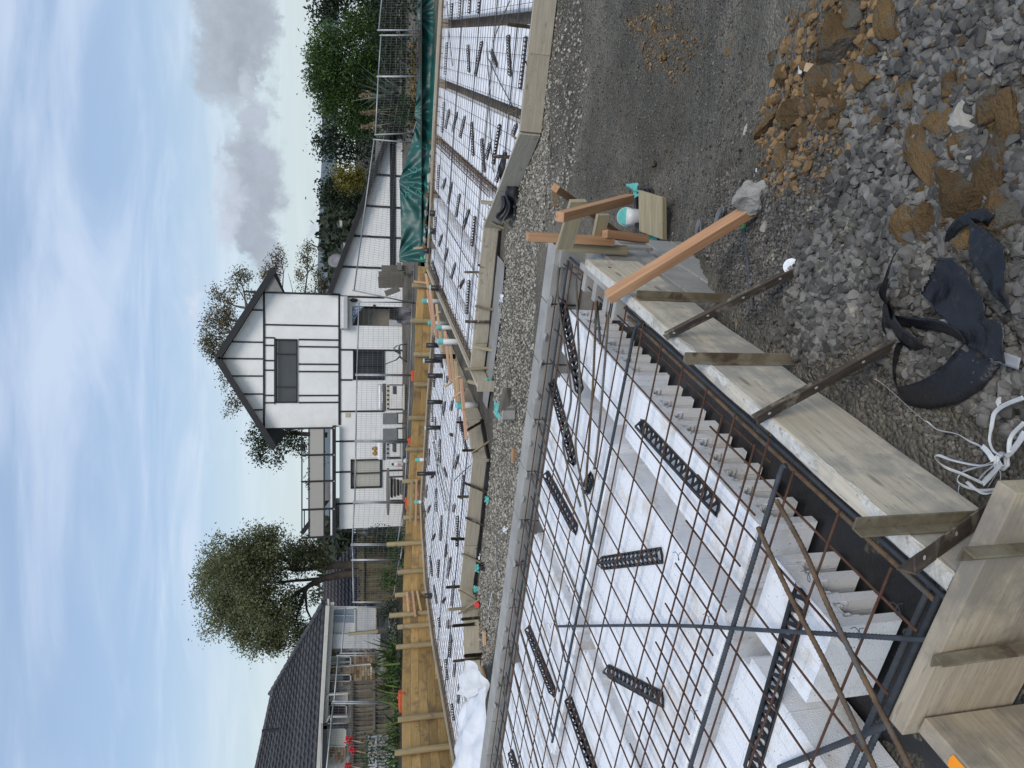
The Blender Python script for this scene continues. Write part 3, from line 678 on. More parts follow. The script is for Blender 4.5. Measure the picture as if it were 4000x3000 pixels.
a=onq(*X1(430,625),qc); b=onq(*X1(1305,395),qc-.03); beam('stake',a,b,.045,.045,M_fresh,pf,up=EP,bevel=.003)
a=onq(*X1(375,265),qc+.05); b=G(*X1(1180,830)); beam('brace',a,b,.045,.045,M_fresh,pf,up=EP,bevel=.003)
a=onq(*X1(985,835),.82); b=onq(*X1(1500,900),.86); beam('brace',a,b,.045,.045,M_fresh,pf,up=(0,0,1),bevel=.003)
me=MB().lathe((0,0,0),[(.0,0),(.012,.001),(.008,.004),(.0,.005)],8); add('red_paint_dab',me,M_red,b1,mw=Matrix.Translation((-1.09,.0235,.07))@Matrix.Rotation(-math.pi/2,4,'X'))
# pipe stub capped with a teal cloth
def crumple(name,c,ax,ay,amp,m,seed,label=None,cat=None,group=None,parent=None,n=22,fold=3.0,thick=0,hump=0):
    c=Vector(c); ax=Vector(ax); ay=Vector(ay); nz=ax.cross(ay).normalized()
    def fn(u,v):
        s,t_=u-.5,v-.5; w=noise.noise_vector((u*fold+seed,v*fold+seed*2,seed))
        edge=1+.25*noise.noise((math.atan2(t_,s)*1.3,seed,0))
        return c+ax*s*edge+ay*t_*edge+nz*(amp*w.z+hump*max(0,1-4*(s*s+t_*t_)))+(ax.normalized()*w.x+ay.normalized()*w.y)*amp*.5
    return add(name,MB().sheet(fn,n,n),m,parent,label=label,cat=cat,group=group,smooth=True,thick=thick)
B=G(2525,850); tz=ony(2445,846,B.y); tp=Vector((tz.x,B.y,tz.z)); ax=Vector((-.12,-.85,.55))
pp=thing('capped_pipe',B,'white drain pipe stub with a teal cloth stretched over its mouth','pipe')
add('pipe',MB().tube([B-Vector((0,0,.1)),tp-Vector((0,0,.05)),tp],.07,20),M_pvc,pp,smooth=True)
add('collar',MB().lathe(tp-ax.normalized()*.012,[(.07,-.035),(.081,-.035),(.081,0),(.074,.002)],24,ax),M_pvc,pp)
add('cloth_cap',MB().lathe(tp,[(.077,-.012),(.076,-.001),(.06,.007),(.035,.003),(.0,.006)],28,ax),M_teal,pp,smooth=True,bevel=0)
# timber offcut resting on a black drain coil with teal cloth under it
zt=gz(B.x+.3,B.y-.15)+.17
cn=[onz(*X1(x,y),zt+dz) for x,y,dz in ((1400,288,.06),(1695,375,.0),(1700,905,.0),(1410,800,.06))]
mb=MB().prism(cn,(0,.012,-.045)); add('timber_offcut',mb,M_old,label='thick weathered timber offcut laid over a black drain coil, one end chewed',cat='timber offcut',bevel=.004)
g0=G(*X1(1560,560))
cl=thing('drain_coil',g0,'black corrugated drain coil poking out from under the timber offcut','drain coil')
for i,(r,zo) in enumerate(((.13,.10),(.135,.07),(.14,.04),(.145,.01))):
    ctr=g0+Vector((0.01,-.02-.012*i,zo)); add('coil_ring',MB().tube([ctr+Vector((r*1.25*math.cos(k/26*6.28),r*.85*math.sin(k/26*6.28),0)) for k in range(27)],.011 if i else .02,8),M_chair,cl,smooth=True)
crumple('teal_cloth',g0+Vector((.18,.02,.13)),(.12,.05,.05),(.02,.13,.03),.05,M_teal,3,'teal cloth bunched under the hooped end of the drain coil','cloth')
crumple('teal_cloth',onz(*X1(1575,915),g0.z+.06),(.10,.0,.04),(.0,.10,.05),.04,M_teal,8,'teal cloth tail hanging below the timber offcut by the block wall','cloth')
# rebar offcut and round tape label
a=G(*S2(1055,585),.02); b=G(*S2(1120,1270),.02); rebar([a,(a+b)/2,b],.009,M_rebar,'short dark bar offcut with a green tip lying on the gravel')
M_green=mat('green_paint',(.03,.35,.06),(.02,.3,.05),rough=.6,rnd=0)
add('green_tip',MB().tube([a,a+(b-a).normalized()*.018],.0105,8),M_green,bpy.data.objects[[o.name for o in COL.objects if o.name.startswith('reinforcing_bar')][-1]])
lc=G(3090,1040,.045)
lx=(onz(3090-8.3,1040+5.5,lc.z)-onz(3090,1040,lc.z)).normalized(); ln=Vector((-.05,-.62,.8)).normalized(); lx=(lx-ln*lx.dot(ln)).normalized(); ly=ln.cross(lx)
LM=Matrix.Translation(lc)@Matrix((lx,ly,ln)).transposed().to_4x4()
M_lab=mat('label_paper',(.78,.80,.84),(.74,.76,.80),rough=.4,rnd=0); M_ink=mat('label_ink',(.02,.02,.025),(.02,.02,.025),rough=.5,rnd=0); M_blue=mat('label_blue',(.25,.40,.62),(.25,.4,.62),rough=.5,rnd=0)
disc=add('tape_label',MB().lathe((0,0,0),[(.0275,-.001),(.028,0),(.0275,.001)],36),M_lab,mw=LM,label='round white tape label propped on gravel at the foot of the dark steel brace',cat='label')
def text(s,size,x,y,m,parent,mw0=Matrix.Identity(4),al='CENTER',name='lettering',ext=.0002):
    c=bpy.data.curves.new(name,'FONT'); c.body=s; c.size=size; c.align_x=al; c.extrude=ext
    o=bpy.data.objects.new(name,c); COL.objects.link(o); dg=bpy.context.evaluated_depsgraph_get(); me=bpy.data.meshes.new_from_object(o.evaluated_get(dg)); bpy.data.objects.remove(o)
    me.materials.clear(); return add(name,me,m,parent,mw=mw0@Matrix.Translation((x,y,.0013)))
text('WARNING DUCT',.0062,0,.0125,M_ink,disc); text('WARNING TAPE',.0062,0,.0055,M_ink,disc); text('100MM X 50 X 100M',.0028,0,.0015,M_ink,disc); text('70M 50M',.0018,.004,-.0175,M_ink,disc)
add('blue_rule',MB().box((0,-.009,.0012),(.045,.0009,.0003)),M_blue,disc)
V,Fc=CL[1]; me=mesh_np('pale_stone',V,Fc); me.materials.append(M_pale); o=bpy.data.objects.new('pale_stone',me); COL.objects.link(o); o.parent=ground; g=G(3128,1040); o.location=(g.x,g.y,g.z+.035); o.scale=(.02,.032,.028); o.rotation_euler=(.3,.2,.5)
# ribbons of black damp-course plastic, film and strapping
def ribbon(name,path,w,m,label,cat,edge=0.0,grp=None,thick=.0012,flutter=.004,seed=1,tile_=None):
    pts=[]
    for x,y,l in path: pts.append(G(*(tile_(x,y) if tile_ else (x,y)),l))
    out=[]; n=len(pts)-1
    for i in range(n):
        P0=pts[max(i-1,0)];P1=pts[i];P2=pts[i+1];P3=pts[min(i+2,n)]
        for k in range(8):
            f=k/8; out.append(.5*((2*P1)+(P2-P0)*f+(2*P0-5*P1+4*P2-P3)*f*f+(3*P1-P0-3*P2+P3)*f**3))
    out.append(pts[-1]); N=len(out); V=[]
    ws=w if isinstance(w,(list,tuple)) else [w]*2; eg=edge if isinstance(edge,(list,tuple)) else [edge]*2
    mb=MB()
    for i,p in enumerate(out):
        f=i/(N-1); wi=np.interp(f,np.linspace(0,1,len(ws)),ws); e=np.interp(f,np.linspace(0,1,len(eg)),eg)
        d=(out[min(i+1,N-1)]-out[max(i-1,0)]); d.z=0; d=d.normalized() if d.length>1e-6 else Vector((1,0,0))
        sd_=Vector((-d.y,d.x,0)); wd=sd_*math.cos(e)+Vector((0,0,1))*math.sin(e)
        for j in range(5):
            s=j/4-.5; q=p+wd*wi*s+Vector((0,0,flutter*noise.noise((f*9,j*.8,seed))+abs(math.sin(e))*wi*.5))
            mb.v.append(tuple(q))
    for i in range(N-1):
        for j in range(4): a=i*5+j; mb.f.append((a,a+1,a+6,a+5))
    return add(name,mb,m,label=label,cat=cat,group=grp,smooth=True,thick=thick)
ribbon('plastic_strip',[(860,10,.06),(840,150,.09),(820,280,.06),(790,440,.03),(830,480,.02)],[.085,.10,.075,.05],M_navy,'black plastic strip folded upright on the gravel at the rusty brace foot','plastic strip',edge=[.5,.9,.3,.2],tile_=S4,seed=2)
ribbon('plastic_strip',[(790,330,.05),(870,470,.06),(960,560,.05),(1020,600,.03)],[.05,.07,.06],M_navy,'short speckled black plastic flap over the rusty brace foot','plastic strip',edge=[.3,.6,.2],tile_=S4,seed=5)
ribbon('plastic_strip',[(800,400,.04),(950,430,.05),(1150,455,.05),(1290,520,.05),(1335,580,.05)],[.035,.04,.045,.04],M_navy,'thin black plastic band arching over the gravel above the loop','plastic strip',edge=[.9,.6,.7,1.0],tile_=S4,seed=7)
ribbon('plastic_strip',[(890,560,.03),(865,720,.02),(890,880,.015),(1000,905,.02),(1180,850,.03),(1320,740,.03),(1420,620,.02)],[.035,.05,.055,.075,.10,.12,.11],M_navy,'long black plastic strip curling in an open loop on the gravel','plastic strip',edge=[1.2,1.0,.7,.3,.15,.1,.1],tile_=S4,seed=9)
def gpoly(name,pts,m,label,cat,tile_,lift=.035,amp=.02,seed=1):
    ps=[tile_(*p) for p in pts]; xs=[p[0] for p in ps]; ys=[p[1] for p in ps]; bm=bmesh.new(); N=40; grid={}
    for i in range(N+1):
        for j in range(N+1):
            x=min(xs)+(max(xs)-min(xs))*i/N; y=min(ys)+(max(ys)-min(ys))*j/N
            if inpoly(x,y,ps):
                g=G(x,y); g.z+=lift+amp*noise.noise((g.x*14,g.y*14,seed))+.5*amp*noise.noise((g.x*30,g.y*30,seed)); grid[i,j]=bm.verts.new(g)
    for (i,j) in list(grid):
        q=[(i,j),(i+1,j),(i+1,j+1),(i,j+1)]
        k=[grid[c] for c in q if c in grid]
        if len(k)==4 or len(k)==3: bm.faces.new(k)
    bmesh.ops.smooth_vert(bm,verts=bm.verts[:],factor=.3,use_axis_x=True,use_axis_y=True,use_axis_z=True)
    bm.normal_update(); me=bpy.data.meshes.new(name); bm.to_mesh(me); bm.free()
    return add(name,me,m,label=label,cat=cat,smooth=True,thick=.0015)
gpoly('plastic_sheet',[(1270,0),(1130,250),(1330,450),(1440,600),(1700,720),(1720,420),(1590,400),(1560,260),(1420,80),(1380,10)],M_navy,'wide speckled navy-black plastic sheet draped over the coarse gravel','plastic sheet',S4,lift=.075,amp=.014,seed=4)
gpoly('plastic_sheet',[(1490,1165),(1720,1340),(1720,1700),(1600,1570),(1510,1360)],M_navy,'black plastic sheet curling over stones at the bottom edge of the gravel','plastic sheet',S3,lift=.08,seed=8)
ribbon('plastic_strip',[(1270,1325,.02),(1290,1250,.05),(1350,1195,.07),(1450,1165,.07),(1500,1190,.06)],[.02,.028,.035,.04],M_navy,'narrow black plastic strip arching over a yellow clay lump','plastic strip',edge=[.8,.5,.4,.2],tile_=S3,seed=12)
ribbon('film_strip',[(1120,435,.06),(1250,440,.06),(1330,530,.05),(1470,630,.045),(1640,700,.045)],[.018,.03,.035,.03],M_film,'strip of grey clear film lying across the black plastic','film strip',edge=[.5,.3,.2,.2],tile_=S4,seed=3)
for i,(pt,w,ed) in enumerate([([(-560,80,.006),(-420,170,.008),(0,550,.01),(100,600,.012),(200,690,.01),(430,740,.015),(600,830,.02),(740,900,.03),(900,1040,.05)],[.004,.006,.009,.009,.010],[.2,1.2,.3,1.0,.3,.8]),
    ([(900,1050,.06),(700,1110,.07),(400,1050,.08),(220,990,.08),(180,1030,.08),(300,1130,.06),(520,1220,.05),(760,1330,.05)],[.013],[1.3,1.2,.9,.4,.3]),
    ([(930,1080,.06),(640,1140,.05),(500,1190,.04),(440,1270,.04),(500,1340,.035),(700,1400,.03),(900,1390,.04)],[.012],[1.1,.7,.3,.6]),
    ([(960,1000,.07),(860,930,.06),(835,800,.05),(840,650,.05),(880,500,.05),(1000,400,.05),(1230,310,.05)],[.008,.010,.014,.016],[.9,1.2,.6,.4]),
    ([(470,1330,.02),(450,1430,.02),(480,1560,.02),(580,1659,.02)],[.012],[.8,.5,.4]),
    ([(880,1060,.07),(800,960,.07),(740,880,.07)],[.018],[.5,.3]),
    ([(950,1080,.07),(840,1210,.06),(740,1330,.05)],[.022],[.2,.1]),
    ([(920,1070,.065),(780,1190,.055),(700,1280,.045)],[.016],[.9,.7]),
    ([(980,1090,.06),(900,1230,.05),(820,1360,.04)],[.012],[1.0,.9]),
    ([(900,1080,.05),(960,1200,.05),(920,1380,.04),(740,1440,.03),(560,1300,.03)],[.012],[1.2,.8]),
    ([(1000,1010,.08),(1100,930,.09),(1230,720,.10)],[.016,.02],[.3,.3]),([(1060,960,.09),(1080,780,.08),(1230,600,.08)],[.014],[1.0,.8])]):
    if i==0: strap=thing('strapping_bundle',G(3890,1800),'tangled bundle of white plastic strapping tied at its middle beside the board','strapping')
    o=ribbon('strap',pt,[x*.7 for x in w],M_strap,None,None,edge=ed,tile_=X3,seed=i+20,flutter=.002,thick=.0008); o.parent=strap; o.matrix_parent_inverse=Matrix.Translation(-Vector(strap.location))
kc=G(*X3(950,1060),.05); kn=[kc+Vector((.02*math.cos(k*1.05),.006*k/6-.01,.02*math.sin(k*1.05))) for k in range(13)]
add('tie',MB().tube(kn,.005,6),M_strap,strap,smooth=True)
for i,(x,y,s) in enumerate([(3655,1567,.016),(3907,1571,.016),(3128,270,.022),(3935,1010,.02),(3935,925,.014),(3670,1580,.006),(3880,1600,.005),(3830,1610,.005),(2955,665,.01)]):
    g=G(x,y,.012); V,Fc=CL[i%6]; me=mesh_np('foam_scrap',V,Fc); me.materials.append(M_white); o=add('foam_scrap',me,None,label='crumb of white foam lying on the gravel',cat='foam scrap',group='foam crumbs on the ground'); o.location=g; o.scale=(s,s*.7,s*.5)
o=beam('pine_chip',G(3150,262,.02),G(3195,272,.02),.03,.012,M_peach,label='small pink wooden chip among the clay clods',cat='wood chip')
o=beam('dark_tile_chip',G(2840,640,.01),G(2862,615,.012),.03,.006,M_navy,label='small dark flat chip on the grey dust',cat='chip')
for k,l in enumerate(([(665,690),(680,600),(712,535),(720,640),(725,655)],[(815,610),(850,500),(890,440),(905,470),(880,560)])):
    ribbon('film_strip',[(x,y,.015+.02*(i in (1,2,3))) for i,(x,y) in enumerate(l)],.022,M_film,['thin clear film loop near the red timber brace','taller clear film loop beside the red timber brace'][k],'film strip',edge=[.4,1.1,.8],tile_=S2,seed=40+k)
a=G(*T6(1490,15),.07); b=G(*T6(1500,250),.05)
M_clayp=mat('clay_pipe',(.36,.26,.19),(.29,.21,.155),scale=9,rough=.7,rnd=.03)
cp=thing('clay_pipe',a,'stub of tan drain pipe lying by the far form board','pipe')
add('pipe_body',MB().tube([a,b],.062,18,cap=False),M_clayp,cp,smooth=True,thick=.008); add('pipe_end',MB().tube([a+(b-a)*.3,a+(b-a)*.32],.058,18),M_dpm,cp)
# ---------------------------------------------------------------- the lower raft beyond: two bays in form boards
ZB=-1.10
BAY1=[(9.42,-3.6),(9.42,.86),(11.04,2.42),(11.04,4.95),(17.15,4.95),(17.15,3.6),(17.5,1.7),(17.7,-3.6)]
BAY2=[(10.95,5.9),(10.2,6.22),(10.2,9.05),(9.7,9.25),(8.45,11.1),(8.3,12.55),(12.5,12.55),(14.2,12.15),(15.65,10.9),(15.65,5.9)]
M_formb=wood('grey_form_board',(.45,.40,.31),(.37,.325,.25),(.28,.26,.22),(.58,.68),4,.85,.1,c4=(.26,.23,.18))
def clip(poly,x0,x1,y0,y1):
    def cut(P,f,g):
        out=[]
        for i in range(len(P)):
            a,b=P[i-1],P[i]; fa,fb=f(a),f(b)
            if fb>=0:
                if fa<0: out.append(g(a,b,fa,fb))
                out.append(b)
            elif fa>=0: out.append(g(a,b,fa,fb))
        return out
    g=lambda a,b,fa,fb:(a[0]+(b[0]-a[0])*fa/(fa-fb),a[1]+(b[1]-a[1])*fa/(fa-fb))
    for f in (lambda p:p[0]-x0,lambda p:x1-p[0],lambda p:p[1]-y0,lambda p:y1-p[1]):
        if len(poly)<3: return []
        poly=cut(poly,f,g)
    return poly
def area(P): return .5*sum(P[i-1][0]*P[i][1]-P[i][0]*P[i-1][1] for i in range(len(P)))
def inset(P,d):
    s=1 if area(P)>0 else -1; out=[]
    for i in range(len(P)):
        a,b,c=Vector(P[i-1]),Vector(P[i]),Vector(P[(i+1)%len(P)])
        n1=Vector((-(b-a).y,(b-a).x)).normalized()*s; n2=Vector((-(c-b).y,(c-b).x)).normalized()*s
        m=(n1+n2); m=m/max(.3,m.dot(n1)) if m.length>1e-6 else n1
        out.append(tuple(b+m*d/1.0 if m.dot(n1)>0 else b))
    return out
def lineclip(P,ax,c):
    xs=[]
    for i in range(len(P)):
        a,b=P[i-1],P[i]
        if (a[ax]>c)!=(b[ax]>c): f=(c-a[ax])/(b[ax]-a[ax]); xs.append(a[1-ax]+f*(b[1-ax]-a[1-ax]))
    xs.sort(); return list(zip(xs[0::2],xs[1::2]))
# black underlay of each bay
for P,l in ((BAY1,'black polythene under the foam pods of the far raft beside the green tarpaulin'),(BAY2,'black polythene under the foam pods of the far raft below the timber retaining wall')):
    add('polythene_underlay',MB().prism([PQ(p,q,ZB-.335) for p,q in inset(P,.03)],(0,0,.004)),M_dpm,label=l,cat='plastic sheet')
PODB=dict()
ORD='first second third fourth fifth sixth seventh eighth ninth tenth eleventh twelfth'.split()
def podsB(P,q_off,p_off,grp,lab,edge=.13,rq=.05,flip=False):
    I=inset(P,edge); n=0
    p0=min(x[0] for x in I); q0=min(x[1] for x in I); i0=int((p0-p_off)//1.2); 
    seen=[]
    for i in range(i0,i0+10):
        for j in (range(11,-6,-1) if flip else range(-5,12)):
            a,b=p_off+1.2*i,q_off+1.2*j
            c=clip(I,a+.05,a+1.15,b+rq,b+1.2-rq)
            if len(c)<3 or abs(area(c))<.06: continue
            if area(c)<0: c=c[::-1]
            o=add('polystyrene_pod',MB().prism([PQ(x,y,ZB-.32) for x,y in c],(0,0,.232)),M_eps,label=lab,cat='foam pod',group=grp,bevel=.012); n+=1; seen.append((i,j,o))
    rows=sorted({a for a,b,c in seen})
    for r_,i in enumerate(rows):
        for k_,(a,b,o) in enumerate([x for x in seen if x[0]==i]): o['label']=lab%(ORD[r_],ORD[k_])
podsB(BAY1,.71,9.62,'foam pods of the far raft beside the tarpaulin','foam pod of the tarpaulin raft, %s row from its front, %s from the receding board',rq=.095,flip=True)
podsB(BAY2,6.02,10.35,'foam pods of the far raft below the retaining wall','foam pod below the retaining wall, %s row from the front board, %s from the laths')
def meshB(P,lab,qo=0.0,po=0.0):
    I=inset(P,.05); mb=MB(); r=.0034
    q=min(x[1] for x in I)+.1+qo
    while q<max(x[1] for x in I):
        for a,b in lineclip(I,1,q):
            n=max(2,int((b-a)/1.1)); mb.tube([PQ(a+(b-a)*k/n,q+.006*noise.noise((q*3,k*2.1,0)),ZB-.048+.008*noise.noise((q*5,k*1.7,4))) for k in range(n+1)],r,5)
        q+=.2
    p=min(x[0] for x in I)+.1+po
    while p<max(x[0] for x in I):
        for a,b in lineclip(I,0,p):
            n=max(2,int((b-a)/1.1)); mb.tube([PQ(p+.006*noise.noise((p*3,k*2.1,9)),a+(b-a)*k/n,ZB-.040+.008*noise.noise((p*5,k*1.7,7))) for k in range(n+1)],r,5)
        p+=.2
    return add('reinforcing_mesh',mb,M_rust,label=lab,cat='reinforcing mesh',smooth=True)
meshB(BAY1,'rusty welded mesh over the far raft beside the green tarpaulin',.02); meshB(BAY2,'rusty welded mesh over the far raft below the retaining wall')
# form boards
FB=[]
def fboard(a,b,lab,h=.285,th=.045,z=ZB+.0,m=None,out=None):
    A,Bv=PQ(a[0],a[1],z-h/2),PQ(b[0],b[1],z-h/2)
    return beam('form_board',A,Bv,th,h,m or M_formb,wob=.004,seg=24,bevel=.004,label=lab,cat='board')
fboard((9.40,-3.6),(9.40,-.06),'form board of the far raft beside the tan drain pipe')
fboard((9.405,-.08),(9.40,.85),'next form board of the far raft, before the angled corner')
fboard((9.41,.87),(10.30,1.76),'angled form board of the far raft at the black crumpled sheet')
fboard((10.31,1.77),(11.02,2.46),'far end of the angled form boards, above the black crumpled sheet')
fboard((11.03,2.40),(11.03,3.85),'long front form board of the far raft with a smooth concrete spill at its foot')
fboard((11.035,3.86),(11.03,4.92),'front form board with a square patch of ply nailed to it')
beam('ply_patch',PQ(10.995,3.80,ZB-.15),PQ(10.995,4.42,ZB-.15),.02,.22,M_formb,label='square ply patch nailed over the joint of two front form boards',cat='ply patch')
fboard((17.1,4.95),(10.35,4.955),'long inner form board receding beside the fallen laths',.24,.045)
fboard((10.36,4.84),(10.36,5.02),'short end board closing the long receding form board')
fboard((17.15,4.93),(17.15,3.6),'back form board of the far raft behind the black pipe sleeves'); fboard((17.15,3.6),(17.5,1.7),'back form board of the far raft below the gathered tarpaulin'); fboard((17.5,1.7),(17.72,-3.6),'back form board of the far raft along the wide tarpaulin')
fboard((15.62,5.88),(10.97,5.88),'inner form board of the far raft standing behind the fallen laths'); fboard((10.96,5.9),(10.2,6.22),'short angled front board at the white capped pipe')
fboard((10.19,6.2),(10.19,8.0),'front form board below the retaining wall, with the steel brace at its middle'); fboard((10.185,8.01),(10.19,9.06),'front form board below the retaining wall by the teal rag')
fboard((10.19,9.06),(9.7,9.25),'short angled front board by the red cap'); fboard((9.7,9.25),(8.45,11.1),'angled front board running under the white plastic sheet')
beam('ply_patch',PQ(9.16,9.98,ZB-.15),PQ(8.98,10.26,ZB-.15),.02,.2,M_formb,label='ply patch nailed to the angled board near the white plastic sheet',cat='ply patch')
fboard((15.66,5.86),(15.66,10.9),'back form board at the foot of the timber retaining wall',.26); fboard((15.66,10.9),(14.2,12.17),'oblique back form board where the retaining wall turns',.26); fboard((14.2,12.17),(12.5,12.58),'second oblique back board below the taller retaining wall',.26); fboard((12.5,12.58),(8.2,12.58),'back form board along the tall end of the retaining wall',.26)
for a,b,l in (((10.14,6.25),(10.14,9.06),'fold of black polythene along the foot of the front board below the retaining wall'),((10.93,5.86),(10.16,6.18),'fold of black polythene under the short angled board'),((10.14,9.06),(8.5,11.0),'fold of black polythene along the foot of the last angled board'),((10.98,2.5),(10.98,4.9),'thin black polythene fold at the foot of the patched front board')):
    beam('polythene_fold',PQ(*a,-1.375),PQ(*b,-1.375),.05,.075,M_dpm,wob=.018,seg=30,bevel=0,label=l,cat='plastic sheet')
# edge cages, trench cage and loose bars
def cage(name,line,lab,n=5,w=.14,dz=(-.06,-.22),m=None):
    cg=thing(name,line[0],lab,'reinforcing cage')
    a,b=Vector(line[0]),Vector(line[-1])
    mb=MB()
    for k in range(n):
        o=(k/(n-1)-.5)*w; z=dz[0] if k%2==0 else dz[1]
        pts=[]
        for i in range(len(line)-1):
            s=(Vector(line[i+1])-Vector(line[i])); nn_=Vector((-s.y,s.x,0)).normalized()
            for f in np.linspace(0,1,max(2,int(s.length/.5)),endpoint=i==len(line)-2): pts.append(Vector(line[i])+s*float(f)+nn_*(o+.012*noise.noise((f*20,k,i)))+Vector((0,0,z+.015*noise.noise((f*14,k*3,i+5)))))
        add('long_bar',MB().tube(pts,.0085,6),m or M_rebr,cg,smooth=True)
    for i in range(len(line)-1):
        s=Vector(line[i+1])-Vector(line[i]); L=s.length; d=s.normalized(); nn_=Vector((-d.y,d.x,0))
        for k in range(int(L/.3)):
            c=Vector(line[i])+d*(k*.3+.1); q=[c+nn_*w*.55+Vector((0,0,dz[0])),c-nn_*w*.55+Vector((0,0,dz[0])),c-nn_*w*.55+Vector((0,0,dz[1])),c+nn_*w*.55+Vector((0,0,dz[1])),c+nn_*w*.55+Vector((0,0,dz[0]))]
            mb.tube(q,.006,5)
    o=add('stirrups',mb,M_rust,cg); o['kind']='stuff'
    return cg
zb=ZB
cage('trench_cage',[PQ(17.0,1.92,zb),PQ(11.1,1.90,zb)],'rusty bar cage in the dark trench of the far raft',6,.22,(-.05,-.2))
cage('edge_cage',[PQ(16.9,4.80,zb),PQ(11.15,4.80,zb)],'rusty bar cage along the receding form board',6,.16,(-.04,-.2))
cage('edge_cage',[PQ(15.5,6.1,zb),PQ(15.5,10.85,zb),PQ(14.1,12.0,zb),PQ(12.4,12.4,zb),PQ(8.6,12.4,zb)],'heavy brown bar cage along the back boards under the retaining wall',8,.18,(-.03,-.2))
cage('edge_cage',[PQ(17.3,-3.0,zb),PQ(17.1,3.5,zb),PQ(16.98,4.8,zb)],'brown bar cage along the back board below the tarpaulin',5,.14,(-.04,-.2))
for i,(p,q0,q1,l) in enumerate([(10.2,-3.4,1.3,'first'),(11.6,-3.4,4.8,'second'),(12.9,-3.4,4.8,'third'),(14.6,-3.4,4.8,'fourth'),(16.1,-3.4,4.8,'fifth')]):
    rebar([PQ(p,q0,zb-.03),PQ(p+.02,(q0+q1)/2,zb-.03),PQ(p,q1,zb-.03)],.009,M_rebar,'long bar across the mesh of the raft beside the tarpaulin, %s from its front'%l)
for i,(p,q0,q1,l) in enumerate([(10.75,6.3,12.3,'first'),(11.9,6.1,12.3,'second'),(13.6,6.1,12.2,'third')]):
    rebar([PQ(p,q0,zb-.03),PQ(p+.02,(q0+q1)/2,zb-.03),PQ(p,q1,zb-.03)],.009,M_rebar,'long bar across the mesh below the retaining wall, %s from its front'%l)
for l,pa,pb in [('loose dark bar slanting over the mesh towards the angled board',U1(770,850),U1(1110,1520)),('shorter loose bar slanting beside the dark trench rib',U1(745,600),U1(800,1420)),('loose bar end slanting near the punched steel peg',U1(835,600),U1(1075,10)),
    ('loose bar lying along the trench edge near the back board',U1(170,20),U1(250,950)),('bundle bar slanting over the mesh below the retaining wall',U4(350,640),U4(560,1640)),('second bundle bar slanting below the retaining wall',U4(335,650),U4(520,1640)),
    ('single thin bar crossing the mesh near the front board',U4(885,980),U4(640,1210)),('bar slanting across the mesh from the trench to the boards',U2(780,20),U2(840,1010)),('long slanting bar from the back sleeve to the ply patch',U3(300,20),U3(800,860))]:
    a,b=onz(*pa,zb-.02),onz(*pb,zb-.02); rebar([a,(a+b)/2+Vector((0,0,.01)),b],.008,M_rebar if 'dark' in l or 'thin' in l else M_rebg,l)
# plastic spacer strips
L1=[(U1(255,60),U1(245,295)),(U1(375,20),U1(360,245)),(U1(515,0),U1(505,190)),(U1(655,0),U1(635,180)),(U1(185,630),U1(160,1060)),(U1(490,645),U1(505,1045)),(U1(690,620),U1(600,1065)),(U1(825,730),U1(905,950)),(U1(1070,520),U1(1100,1090)),(U1(1330,520),U1(1245,1290)),
    (U2(140,20),U2(115,410)),(U2(218,110),U2(165,365)),(U2(328,155),U2(268,415)),(U2(445,200),U2(375,505)),(U2(545,295),U2(565,760)),(U2(690,550),U2(725,975)),(U2(805,610),U2(760,790)),(U2(950,325),U2(855,885)),(U2(1035,735),U2(900,1135)),(U2(1190,330),U2(1140,470)),
    (U2(70,900),U2(50,1260)),(U2(165,1100),U2(120,1240)),(U2(250,1170),U2(205,1450)),(U2(370,1320),U2(315,1650)),(U2(500,1560),U2(445,1740)),(U3(770,10),U3(735,385)),(U3(650,20),U3(605,150)),(U3(205,10),U3(190,300)),(U3(295,260),U3(250,400)),(U3(380,440),U3(335,620)),(U3(490,660),U3(430,870)),(U3(610,900),U3(550,1010)),(U3(690,910),U3(655,1380)),(U3(150,630),U3(250,930)),(U3(290,1040),U3(345,1170))]
for a,b in L1: spacer(onz(*a,ZB-.088),onz(*b,ZB-.088),ZB-.086,'black spacer strip on the far raft beside the green tarpaulin','black bar spacers on the raft beside the tarpaulin',.06,.05)
L2=[(T8(670,470),T8(645,610)),(T8(530,500),T8(528,680)),(T8(560,650),T8(565,860)),(T8(613,880),T8(615,1120)),(T8(495,970),T8(490,1160)),(T8(815,1050),T8(775,1180)),(T8(655,1180),T8(690,1285)),(T8(540,1265),T8(515,1285)),(T8(873,1260),T8(845,1520)),(T8(475,1370),T8(460,1500)),(T8(573,1420),T8(576,1640)),(T8(775,1570),T8(760,1659)),(T8(505,1595),T8(480,1659)),(T8(720,820),T8(750,830)),
    (U5(710,80),U5(695,470)),(U5(475,70),U5(455,390)),(U5(375,320),U5(340,400)),(U5(545,470),U5(530,640)),(U5(600,670),U5(560,940)),(U5(310,650),U5(335,900)),(U5(655,1010),U5(625,1330)),(U5(365,1070),U5(400,1300)),(U5(525,1240),U5(485,1300)),(U5(575,1570),U5(565,1659)),(U5(435,1520),U5(450,1659)),(U5(430,700),U5(425,930)),
    (U6(430,120),U6(410,430)),(U6(350,470),U6(375,750)),(U6(485,540),U6(470,690)),(U6(555,790),U6(525,1090)),(U6(440,1110),U6(465,1330)),(T8(700,200),T8(690,250)),(T8(850,700),T8(900,990)),(T8(755,450),T8(730,560)),(T8(560,180),T8(550,300)),(T8(630,10),T8(640,100)),(T8(830,640),T8(850,780))]
for a,b in L2: spacer(onz(*a,ZB-.088),onz(*b,ZB-.088),ZB-.086,'black spacer strip on the far raft below the retaining wall','black bar spacers on the raft below the retaining wall',.06,.05)
